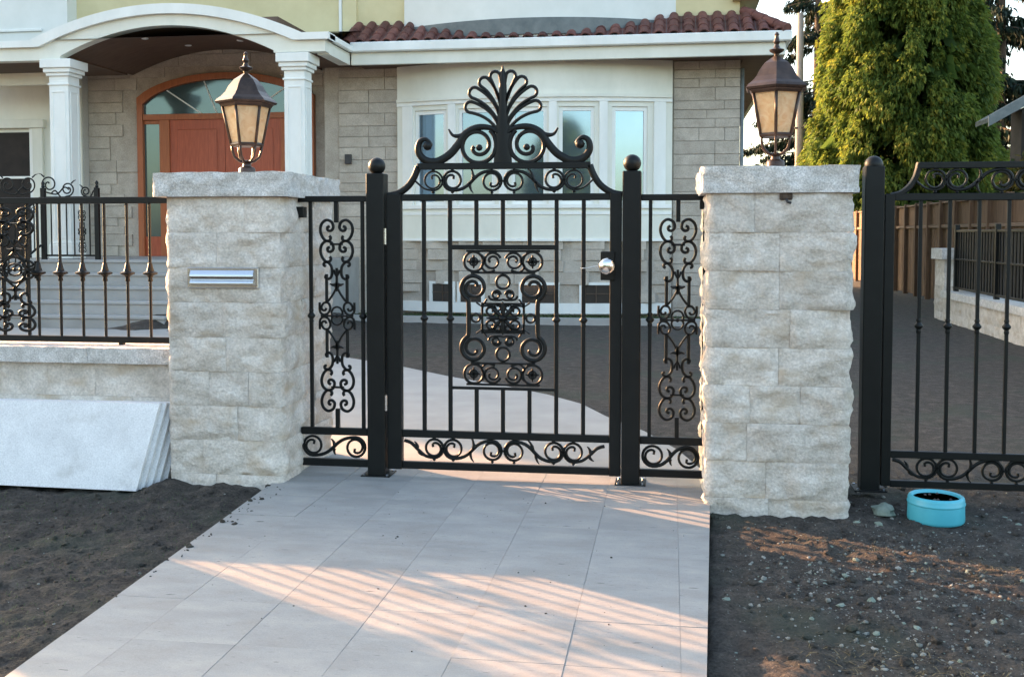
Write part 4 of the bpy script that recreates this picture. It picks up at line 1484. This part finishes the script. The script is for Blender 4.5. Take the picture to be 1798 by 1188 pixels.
# columns
for xa in (-11.42, -6.87):
    c = MB().box(xa, xa + .38, PY + .03, PY + .41, 1.125, 4.42, .006).build('column', 'white_trim', house)
    for z0, z1, e in ((1.126, 1.40, .045), (1.40, 1.44, .028), (4.33, 4.37, .022), (4.50, 4.56, .04), (4.56, 4.64, .075), (4.64, 4.80, .115)):
        MB().box(xa - e, xa + .38 + e, PY + .03 - e, PY + .41 + e, z0, z1 - .001, .008).build('moulding', 'white_trim', c)
    MB().box(xa + .002, xa + .378, PY + .032, PY + .408, 4.41, 4.51).build('neck', 'white_trim', c)
    for q in range(2):
        for zz in ((1.50, 1.525), (4.20, 4.225)):
            if q == 0:
                MB().box(xa + .06, xa + .32, PY + .018, PY + .031, zz[0], zz[1], .004).build('panel_mould', 'white_trim', c)
            else:
                MB().box(xa + .379, xa + .392, PY + .09, PY + .35, zz[0], zz[1], .004).build('panel_mould', 'white_trim', c)
    for xx in (xa + .06, xa + .30):
        MB().box(xx, xx + .02, PY + .018, PY + .031, 1.526, 4.199, .004).build('panel_mould', 'white_trim', c)
    for yy in (PY + .09, PY + .33):
        MB().box(xa + .379, xa + .392, yy, yy + .02, 1.526, 4.199, .004).build('panel_mould', 'white_trim', c)
# porch floor
MB().box(-12.4, -6.2, 17.56, 20.84, -.1, 1.12, .01).build('porch_floor', 'concrete', house)
# entrance: arched wooden frame, double door, sidelights, fanlight
YDR = 20.80


def darch(x, zs=4.10, zc_=4.90, hw=DH):
    t = (x - DC) / hw
    return zs + (zc_ - zs) * math.sqrt(max(0, 1 - (t * .92) ** 2)) - (zc_ - zs) * math.sqrt(1 - .92 ** 2) * 0


DX = [DC - DH + 2 * DH * i / 24 for i in range(25)]
o_arc = [(x, darch(x)) for x in DX]
i_arc = [(DC + (x - DC) * .935, darch(x) - .13) for x in DX]
fr = MB().band_y(i_arc, o_arc, YDR - .10, YDR + .03)
dfr = fr.build('door_frame', 'frame_wood', house, 25)
for sgn in (-1, 1):
    xo = DC + sgn * DH
    xi = DC + sgn * DH * .935
    a, b = min(xo, xi), max(xo, xi)
    MB().box(a, b, YDR - .10, YDR + .03, 1.121, i_arc[0][1] if False else darch(xo) - .13, .004).build('jamb', 'frame_wood', dfr)
    MB().prism_y([(xi, darch(xo) - .129), (xo, darch(xo) - .129), (xo, darch(xo) - .001)][::1 if sgn > 0 else -1], YDR - .098, YDR + .028).build('jamb_shoulder', 'frame_wood', dfr)
    # mullion between sidelight and door
    xm = DC + sgn * 1.32
    MB().box(xm - .11, xm + .11, YDR - .085, YDR + .03, 1.121, 3.949, .004).build('mullion', 'frame_wood', dfr)
    # sidelight
    sa, sb = sorted((DC + sgn * 1.431, xi))
    sl_ = MB().box(sa + .001, sb - .001, YDR - .04, YDR + .02, 1.122, 1.53, .004).build('sidelight', 'door_wood', dfr)
    MB().box(sa + .001, sb - .001, YDR - .04, YDR + .02, 3.87, 3.948, .004).build('rail', 'frame_wood', sl_)
    MB().box(sa + .001, sb - .001, YDR - .015, YDR, 1.531, 3.869).build('pane', 'door_glass', sl_)
MB().box(DC - DH * .93, DC + DH * .93, YDR - .09, YDR + .03, 3.95, 4.07, .004).build('transom', 'frame_wood', dfr)
fan = MB()
fl_ = [(x, 4.071) for x, z in i_arc]
fan.band_y([(x, 4.071) for x, z in i_arc], [(x, max(z - .001, 4.072)) for x, z in i_arc], YDR - .012, YDR)
fan.build('fanlight', 'door_glass', dfr)
for k, a in enumerate((-.95, -.34, .34, .95)):
    x0_, x1_ = DC + a * .55, DC + a * 1.35
    z1_ = darch(DC + a * 1.45) - .135
    MB().bar([(x0_, 4.075), (x1_, z1_)], .028, .02, YDR - .02).build('glazing_bar', 'white_trim', dfr)
for sgn in (-1, 1):
    xa, xb = sorted((DC + sgn * .004, DC + sgn * 1.209))
    dr = MB().box(xa, xb, YDR - .055, YDR + .01, 1.123, 3.948, .004).build('door', 'door_wood', dfr)
    for z0, z1 in ((1.35, 2.35), (2.50, 3.75)):
        MB().box(xa + .17, xb - .17, YDR - .078, YDR - .056, z0, z1, .018).build('panel', 'door_wood', dr)
    MB().tube([(DC + sgn * .10, YDR - .10, 2.0), (DC + sgn * .10, YDR - .10, 2.5)], .014, 8).build('handle', 'chrome', dr, 180)
    if sgn < 0:
        MB().bar(cr([(DC - 1.25, 2.35), (DC - 1.20, 2.0), (DC - 1.05, 1.72), (DC - .8, 1.58)], 6), .03, .02, YDR - .09).build('carved_curve', 'frame_wood', dr, 50)
# doorbell box
MB().box(-6.46, -6.33, 20.38, 20.445, 2.98, 3.17, .006).build('doorbell_box', 'box_grey', house)

# ------------------------------------------------------------------ entrance steps
steps = thing('entrance_steps', 'flight of pale stone steps leading up to the arched porch', 'steps', (-10.3, 16.8, 0))
prev = 17.56
for k, (zt, yf) in enumerate(((.90, 17.20), (.68, 16.84), (.455, 16.48), (.235, 16.12))):
    st0 = MB().box(-12.35, -8.2, yf + .03, prev + .03, -.06, zt - .05).build('step', 'concrete', steps)
    MB().box(-12.37, -8.18, yf, prev + (.0 if k else -.002), zt - .049, zt, .008).build('tread', 'white_trim' if False else 'concrete', st0)
    prev = yf
MB().box(-12.42, -6.18, 17.53, 17.70, 1.072, 1.124, .008).build('porch_nosing', 'concrete', steps)

# ------------------------------------------------------------------ stair and porch railing
rl = thing('porch_railing', 'black scrolled iron railing beside the entrance steps', 'railing', (-11.3, 17.0, 0))


def rail_post(x, y, z0, z1):
    p = MB().box(x - .04, x + .04, y - .04, y + .04, z0, z1, .006).build('newel', 'iron', rl)
    MB().lathe([(.02, 0), (.035, .02), (.02, .05), (.035, .085), (.015, .12), (.001, .13)], 10, x, y, z1).build('newel_finial', 'iron', p, 60)


RA, RBx = (-10.25, 17.72), (-11.30, 17.72)
rail_post(RA[0], RA[1], 1.10, 2.42)
rail_post(RBx[0], RBx[1], 1.10, 2.42)
rail_post(-11.75, 16.16, .23, 1.30)
rail_post(-10.98, 15.0, .04, 2.45)
for z0, z1 in ((2.22, 2.265), (1.18, 1.215)):
    MB().box(RBx[0] + .04, RA[0] - .04, 17.70, 17.74, z0, z1, .003).build('rail', 'iron', rl)
for k in range(1, 7):
    x = RBx[0] + (RA[0] - RBx[0]) * k / 7
    if k == 5:
        ornament(rl, x, 1.63, .62, .60, 17.72)
        continue
    picket(rl, x, 17.72, 1.215, 2.22, .02)
# scroll cresting above the rail
for k, (x, s, r) in enumerate(((-10.47, 1, .085), (-10.82, -1, .125), (-11.18, 1, .155), (-11.60, -1, .15), (-12.0, 1, .15))):
    zb_ = 2.27 + (0.0 if k < 2 else .06)
    sp = spiral(x, zb_ + r, .015, r, R(-95), 1.5, s, 36)
    tl = cr([sp[-1], (x + s * r * 1.0, zb_ - .02), (x + s * r * 1.9, zb_ + .10), (x + s * r * 2.5, zb_ + .06)], 5)[1:]
    MB().bar(sp + tl, .026, .018, 17.72).build('scroll', 'iron', rl, 50)
    MB().bar([(x - s * r * .6, zb_ + 2 * r - .02), (x - s * r * 1.0, zb_ + 2.2 * r), (x - s * r * 1.35, zb_ + 2.1 * r + .03)], [.03, .02, .006], .014, 17.72).build('scroll_leaf', 'iron', rl, 50)
# descending flight rail
a0, a1 = Vector((-11.34, 17.68, 2.24)), Vector((-11.75, 16.20, 1.24))
for dz in (0, -.86):
    MB().tube([a0 + Vector((0, 0, dz)), a1 + Vector((0, 0, dz))], .022, 6).build('sloping_rail', 'iron', rl, 60)
for k in range(1, 11):
    p = a0.lerp(a1, k / 11)
    MB().box(p.x - .009, p.x + .009, p.y - .009, p.y + .009, p.z - .86, p.z, .001).build('picket', 'iron', rl)
for k in range(5):
    p = a0.lerp(a1, (k + .5) / 5)
    mbb = MB().bar(spiral(p.y, p.z - .12 - .02 * (k % 2), .012, .075, R(90), 1.5, 1 - 2 * (k % 2)), .014, .014)
    mbb.v = [(p.x + q[1], q[0], q[2]) for q in mbb.v]
    mbb.build('scroll', 'iron', rl, 50)

# ------------------------------------------------------------------ wooden boundary fence
wf = thing('wooden_fence', 'brown board fence running back along the driveway under the tree', 'fence', (6.2, 30, 0))
BRD = [MB().box(-.012 - .004 * q, .012, -.068, .068, .04, 1.72, .003).mesh('board', 'fence_wood') for q in range(3)]
y = 18.2
while y < 40.5:
    inst('board', BRD[rng.randrange(3)], wf, (6.2, y, 0))
    y += .142
UPB = MB().box(-.010, .010, -.565, .565, 1.80, 2.28, .004).mesh('upper_board', 'fence_wood')
y = 18.75
k = 0
while y < 40.5:
    inst('upper_board', UPB, wf, (6.2, y, 0))
    MB().box(6.14, 6.26, y - .600, y + .600, 2.285, 2.325, .004).build('cap_rail', 'rail_wood', wf)
    MB().box(6.13, 6.24, y - .600, y + .600, 1.725, 1.795, .004).build('middle_rail', 'rail_wood', wf)
    MB().box(6.10, 6.22, y + .567, y + .668, 0, 2.36, .006).build('fence_post', 'fence_wood', wf)
    y += 1.235

# ------------------------------------------------------------------ neighbour's wall with iron railing
nw = thing('boundary_wall', 'pale stone wall with pillar behind the driveway gate', 'wall', (5.1, 18, 0))
MB().box(4.98, 5.52, 20.3, 20.9, -.1, 1.12).build('pillar_core', 'mortar', nw)
for k in range(5):
    rock_block(4.95, 5.55, 20.27, 20.93, -.1 + .244 * k, -.1 + .244 * (k + 1), ['-x', '-y', '+x', '+y'], amp=.03, seed=90 + k, cell=.08).build('stone_block', 'pillar_stone', nw, 50)
rock_block(4.89, 5.61, 20.2, 21.0, 1.122, 1.32, ['-x', '-y', '+x', '+y'], amp=.02, seed=99, cell=.08, top=.004).build('pillar_cap', 'cap_stone', nw, 50)
MB().box(4.98, 5.2, 9.0, 20.28, -.1, .43).build('wall_core', 'mortar', nw)
y = 20.268
k = 0
while y > 9.2:
    for j in range(2):
        rock_block(4.95, 5.1, y - .62, y, -.1 + .265 * j, -.1 + .265 * (j + 1), ['-x'], amp=.02, seed=110 + k * 2 + j, cell=.09).build('stone_block', 'pillar_stone', nw, 50)
    rock_block(4.90, 5.28, y - .62, y, .432, .555, ['-x', '+x'], amp=.014, seed=150 + k, cell=.09, top=.003).build('coping_stone', 'cap_stone', nw, 50)
    y -= .621
    k += 1
nr = thing('backed_railing', 'black iron railing with solid dark sheets on the pale stone wall', 'railing', (5.1, 17, .555))
for z0, z1 in ((.60, .64), (1.12, 1.15), (1.62, 1.66)):
    MB().box(5.06, 5.10, 9.5, 20.1, z0, z1, .003).build('rail', 'iron', nr)
for k in range(5):
    y = 20.0 - 2.4 * k
    MB().box(5.05, 5.13, y - .04, y + .04, .553, 1.75, .004).build('post', 'iron', nr)
    if k < 4:
        MB().box(5.115, 5.125, y - 2.35, y - .05, .62, 1.64).build('sheet', 'box_grey', nr)
    for q in range(1, 15):
        yy = y - 2.4 * q / 15
        MB().box(5.07, 5.09, yy - .010, yy + .010, .64, 1.62, .002).build('picket', 'iron', nr)

# ------------------------------------------------------------------ neighbouring house on the right
nh = thing('outbuilding', 'outbuilding coloured dark as in deep shade, with grey green gable roof at the right edge', 'outbuilding', (10, 24.6, 0))
MB().prism_y([(7.45, -.05), (14.6, -.05), (14.6, 4.15), (10.97, 6.2), (7.45, 4.25)], 24.25, 25.0).build('wall', 'shaded_wall', nh)
MB().add([(6.73, 24.0, 4.08), (10.97, 24.0, 6.54), (15.25, 24.0, 4.08), (6.73, 25.1, 4.08), (10.97, 25.1, 6.54), (15.25, 25.1, 4.08),
          (6.73, 24.0, 3.98), (10.97, 24.0, 6.44), (15.25, 24.0, 3.98), (6.73, 25.1, 3.98), (10.97, 25.1, 6.44), (15.25, 25.1, 3.98)],
         [(0, 1, 4, 3), (1, 2, 5, 4), (7, 6, 9, 10), (8, 7, 10, 11), (0, 6, 7, 1), (1, 7, 8, 2), (3, 4, 10, 9), (4, 5, 11, 10), (0, 3, 9, 6), (2, 8, 11, 5)]).build('roof', 'shingle', nh)
MB().add([(6.69, 23.94, 3.88), (10.97, 23.94, 6.36), (10.97, 23.94, 6.58), (6.69, 23.94, 4.10), (6.69, 23.99, 3.88), (10.97, 23.99, 6.36), (10.97, 23.99, 6.58), (6.69, 23.99, 4.10)],
         [(0, 1, 2, 3), (7, 6, 5, 4), (0, 4, 5, 1), (1, 5, 6, 2), (2, 6, 7, 3), (3, 7, 4, 0)]).build('barge_board', 'flashing', nh)
for px_ in (7.55, 8.05):
    MB().box(px_, px_ + .12, 24.06, 24.18, 0, 4.2, .01).build('post', 'shaded_wall', nh)

# ------------------------------------------------------------------ utility pole
up = thing('utility_pole', 'tall grey wooden utility pole between house and big conifer', 'pole', (5.20, 45, 0))
MB().tube([(5.20, 45, -.1), (5.18, 45, 5), (5.16, 45, 10.6)], [.19, .165, .135], 12).build('shaft', 'pole_wood', up, 180)
MB().box(4.98, 6.6, 44.86, 44.92, 5.88, 5.96, .005).build('wire_bracket', 'box_grey', up)

# ------------------------------------------------------------------ trees


def leafmesh(name, m, parent, centers, dirs, length, width, tone, g, blades=4, droop=.35):
    """sprays: each a small fan of pointed blades; numpy built"""
    n = len(centers)
    V, Fc, T = [], [], []
    for b in range(blades):
        d = dirs + g.normal(0, .38, (n, 3))
        d /= np.linalg.norm(d, axis=1)[:, None]
        s = np.cross(d, g.normal(0, 1, (n, 3)))
        s /= np.linalg.norm(s, axis=1)[:, None]
        l = length * g.uniform(.55, 1.2, (n, 1))
        wd = width * g.uniform(.6, 1.2, (n, 1))
        c = centers + g.normal(0, length * .25, (n, 3))
        p0 = c
        p1 = c + d * l * .45 + s * wd
        p2 = c + d * l * .45 - s * wd
        p3 = c + d * l + np.array([0, 0, -1]) * l * droop
        V.append(np.stack((p0, p1, p3, p2), 1).reshape(-1, 3))
        T.append(np.repeat(np.clip(tone + g.normal(0, .10, n), 0, 1), 4))
    V = np.concatenate(V)
    T = np.concatenate(T)
    nf = len(V) // 4
    me = bpy.data.meshes.new(name)
    me.vertices.add(len(V))
    V = V - np.array(worldloc(parent))
    me.vertices.foreach_set('co', V.ravel())
    me.loops.add(nf * 4)
    me.loops.foreach_set('vertex_index', np.arange(nf * 4))
    me.polygons.add(nf)
    me.polygons.foreach_set('loop_start', np.arange(nf) * 4)
    me.polygons.foreach_set('loop_total', np.full(nf, 4))
    at = me.attributes.new('tone', 'FLOAT', 'POINT')
    at.data.foreach_set('value', T)
    me.materials.append(MATS[m])
    me.update(calc_edges=True)
    return link(name, me, parent)


def cypress(x, y, h, rad, label, name='cypress_tree', n=9500, seed=1, zlow=.8):
    t = thing(name, label, 'tree', (x, y, 0))
    g = np.random.default_rng(seed)
    MB().tube([(x, y, -.1), (x + .05, y, h * .4), (x, y, h * .9)], [.32, .2, .04], 10).build('trunk', 'bark', t, 180)
    lim = MB()
    for k in range(40):
        z = g.uniform(.1, .85) * h
        a = g.uniform(0, 6.28)
        r = rad * .75 * (1 - z / h) ** .5
        lim.tube([(x, y, z), (x + math.cos(a) * r * .5, y + math.sin(a) * r * .5, z + .3), (x + math.cos(a) * r, y + math.sin(a) * r, z + .5)], [.06, .04, .015], 5)
    o = lim.build('limbs', 'bark', t, 180)
    o['kind'] = 'stuff'
    # billows: the crown surface is broken into overlapping drooping lobes
    nl = 520 if n > 9000 else 260
    lz = zlow + (h - zlow) * g.uniform(0, 1, nl) ** 1.05
    la = g.uniform(0, 2 * math.pi, nl)

    def R_(z):
        q = (z - zlow) / (h - zlow)
        return rad * np.sqrt(np.clip(1 - q ** 1.9, 0, 1)) * np.clip(.82 + q * 1.5, 0, 1)
    lr = R_(lz) * g.uniform(.72, 1.0, nl)
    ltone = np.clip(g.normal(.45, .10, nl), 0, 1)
    lsz = g.uniform(.45, .95, nl)
    C_, D_, T_ = [], [], []
    per = n // nl
    for i in range(nl):
        out = np.array([math.cos(la[i]), math.sin(la[i]), 0])
        c = np.array([x, y, lz[i]]) + out * lr[i]
        q = g.normal(0, 1, (per, 3))
        q /= np.linalg.norm(q, axis=1)[:, None]
        q *= (g.random((per, 1)) ** .4) * lsz[i] * np.array([.62, .62, 1.05])
        C_.append(c + q)
        D_.append(out * .75 + np.array([0, 0, -.75]) + q * .55)
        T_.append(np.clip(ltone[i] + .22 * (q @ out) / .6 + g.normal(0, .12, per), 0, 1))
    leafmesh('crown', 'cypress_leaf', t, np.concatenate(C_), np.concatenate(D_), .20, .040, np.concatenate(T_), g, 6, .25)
    # inner foliage that keeps the crown closed
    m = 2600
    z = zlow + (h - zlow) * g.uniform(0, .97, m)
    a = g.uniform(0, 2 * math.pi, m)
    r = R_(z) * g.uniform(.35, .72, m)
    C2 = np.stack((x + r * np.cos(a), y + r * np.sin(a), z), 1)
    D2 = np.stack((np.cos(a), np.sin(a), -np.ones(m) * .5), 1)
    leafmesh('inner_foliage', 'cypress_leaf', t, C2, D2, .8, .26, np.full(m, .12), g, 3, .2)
    return t


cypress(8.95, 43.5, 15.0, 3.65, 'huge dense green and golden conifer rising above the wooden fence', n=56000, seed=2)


def fir(x, y, h, rad, label, seed, dens=1.0, zlow=1.5):
    t = thing('fir_tree', label, 'tree', (x, y, 0))
    g = np.random.default_rng(seed)
    MB().tube([(x, y, -.1), (x + .1, y, h * .5), (x, y, h)], [.34, .24, .03], 10).build('trunk', 'bark', t, 180)
    C_, D_ = [], []
    br = MB()
    nb = int(95 * dens)
    for k in range(nb):
        z = zlow + (h - zlow) * g.random()
        a = g.uniform(0, 2 * math.pi)
        L_ = rad * (1 - (z / h) ** 1.3) * g.uniform(.65, 1.1) + .3
        p0 = np.array([x, y, z])
        d = np.array([math.cos(a), math.sin(a), -.12 - .25 * g.random()])
        p1 = p0 + d * L_
        br.tube([tuple(p0), tuple(p0 + d * L_ * .5 + np.array([0, 0, .1])), tuple(p1)], [.05, .03, .01], 5)
        m = int(34 * L_)
        tt = g.uniform(.12, 1, (m, 1))
        side = np.cross(d, [0, 0, 1])
        c = p0 + d * L_ * tt + side * g.normal(0, .22, (m, 1)) * (1.1 - tt * .6) + np.array([0, 0, -.10]) * g.random((m, 1))
        C_.append(c)
        D_.append(np.tile(d * .5 + np.array([0, 0, -.75]), (m, 1)) + side * g.normal(0, .5, (m, 1)))
    o = br.build('limbs', 'bark', t, 180)
    o['kind'] = 'stuff'
    C_, D_ = np.concatenate(C_), np.concatenate(D_)
    leafmesh('crown', 'fir_leaf', t, C_, D_, .34, .055, g.uniform(.1, .8, len(C_)), g, 4, .3)
    return t


fir(14.3, 50, 19, 3.6, 'dark fir tree with bare gaps at the top right corner', 21, 1.25, 2.0)
fir(18.5, 52, 17, 3.6, 'dark fir tree beyond the neighbouring roof at the right edge', 22, 1.1, 1.0)
fir(7.5, 58, 20, 4.2, 'dark fir tree standing far behind the pole and big conifer', 23, .9, 3.0)


def shrub(x, y, z0, rx, rz, label, seed, m='shrub_leaf', n=900):
    t = thing('shrub', label, 'shrub', (x, y, 0))
    g = np.random.default_rng(seed)
    q = g.normal(0, 1, (n, 3))
    q /= np.linalg.norm(q, axis=1)[:, None]
    q *= (g.random((n, 1)) ** .35) * np.array([rx, rx, rz])
    leafmesh('foliage', m, t, q + np.array([x, y, z0 + rz]), q + np.array([0, 0, .2]), .22, .06, g.uniform(0, 1, n), g, 4, .2)
    st = MB()
    for k in range(6):
        a = g.uniform(0, 6.28)
        st.tube([(x, y, 0), (x + math.cos(a) * rx * .3, y + math.sin(a) * rx * .3, z0 + rz * .6), (x + math.cos(a) * rx * .6, y + math.sin(a) * rx * .6, z0 + rz * 1.3)], [.04, .03, .01], 5)
    st.build('stems', 'bark', t, 180)


shrub(7.55, 23.2, 1.3, .75, 1.0, 'brown and green shrub in front of the shade-coloured neighbouring house', 31)
shrub(8.4, 22.6, .9, .8, 1.0, 'second shrub under the neighbouring gable, right of the brown one', 32)

# trees across the street, mirrored in the bow window
for k, (x, y, h, rd) in enumerate(((-21, -33, 8.2, 3.6), (-14, -32, 9.4, 3.6), (-8, -34, 8.4, 3.2), (-2, -33, 9.0, 3.4), (5, -32, 9.4, 3.8), (13, -33, 8.0, 3.6))):
    cypress(x, y, h, rd, ('leftmost', 'second', 'third', 'fourth', 'fifth', 'rightmost')[k] + ' broad tree across the street, seen mirrored in the bow window', 'street_tree', 2600, 60 + k, .4)
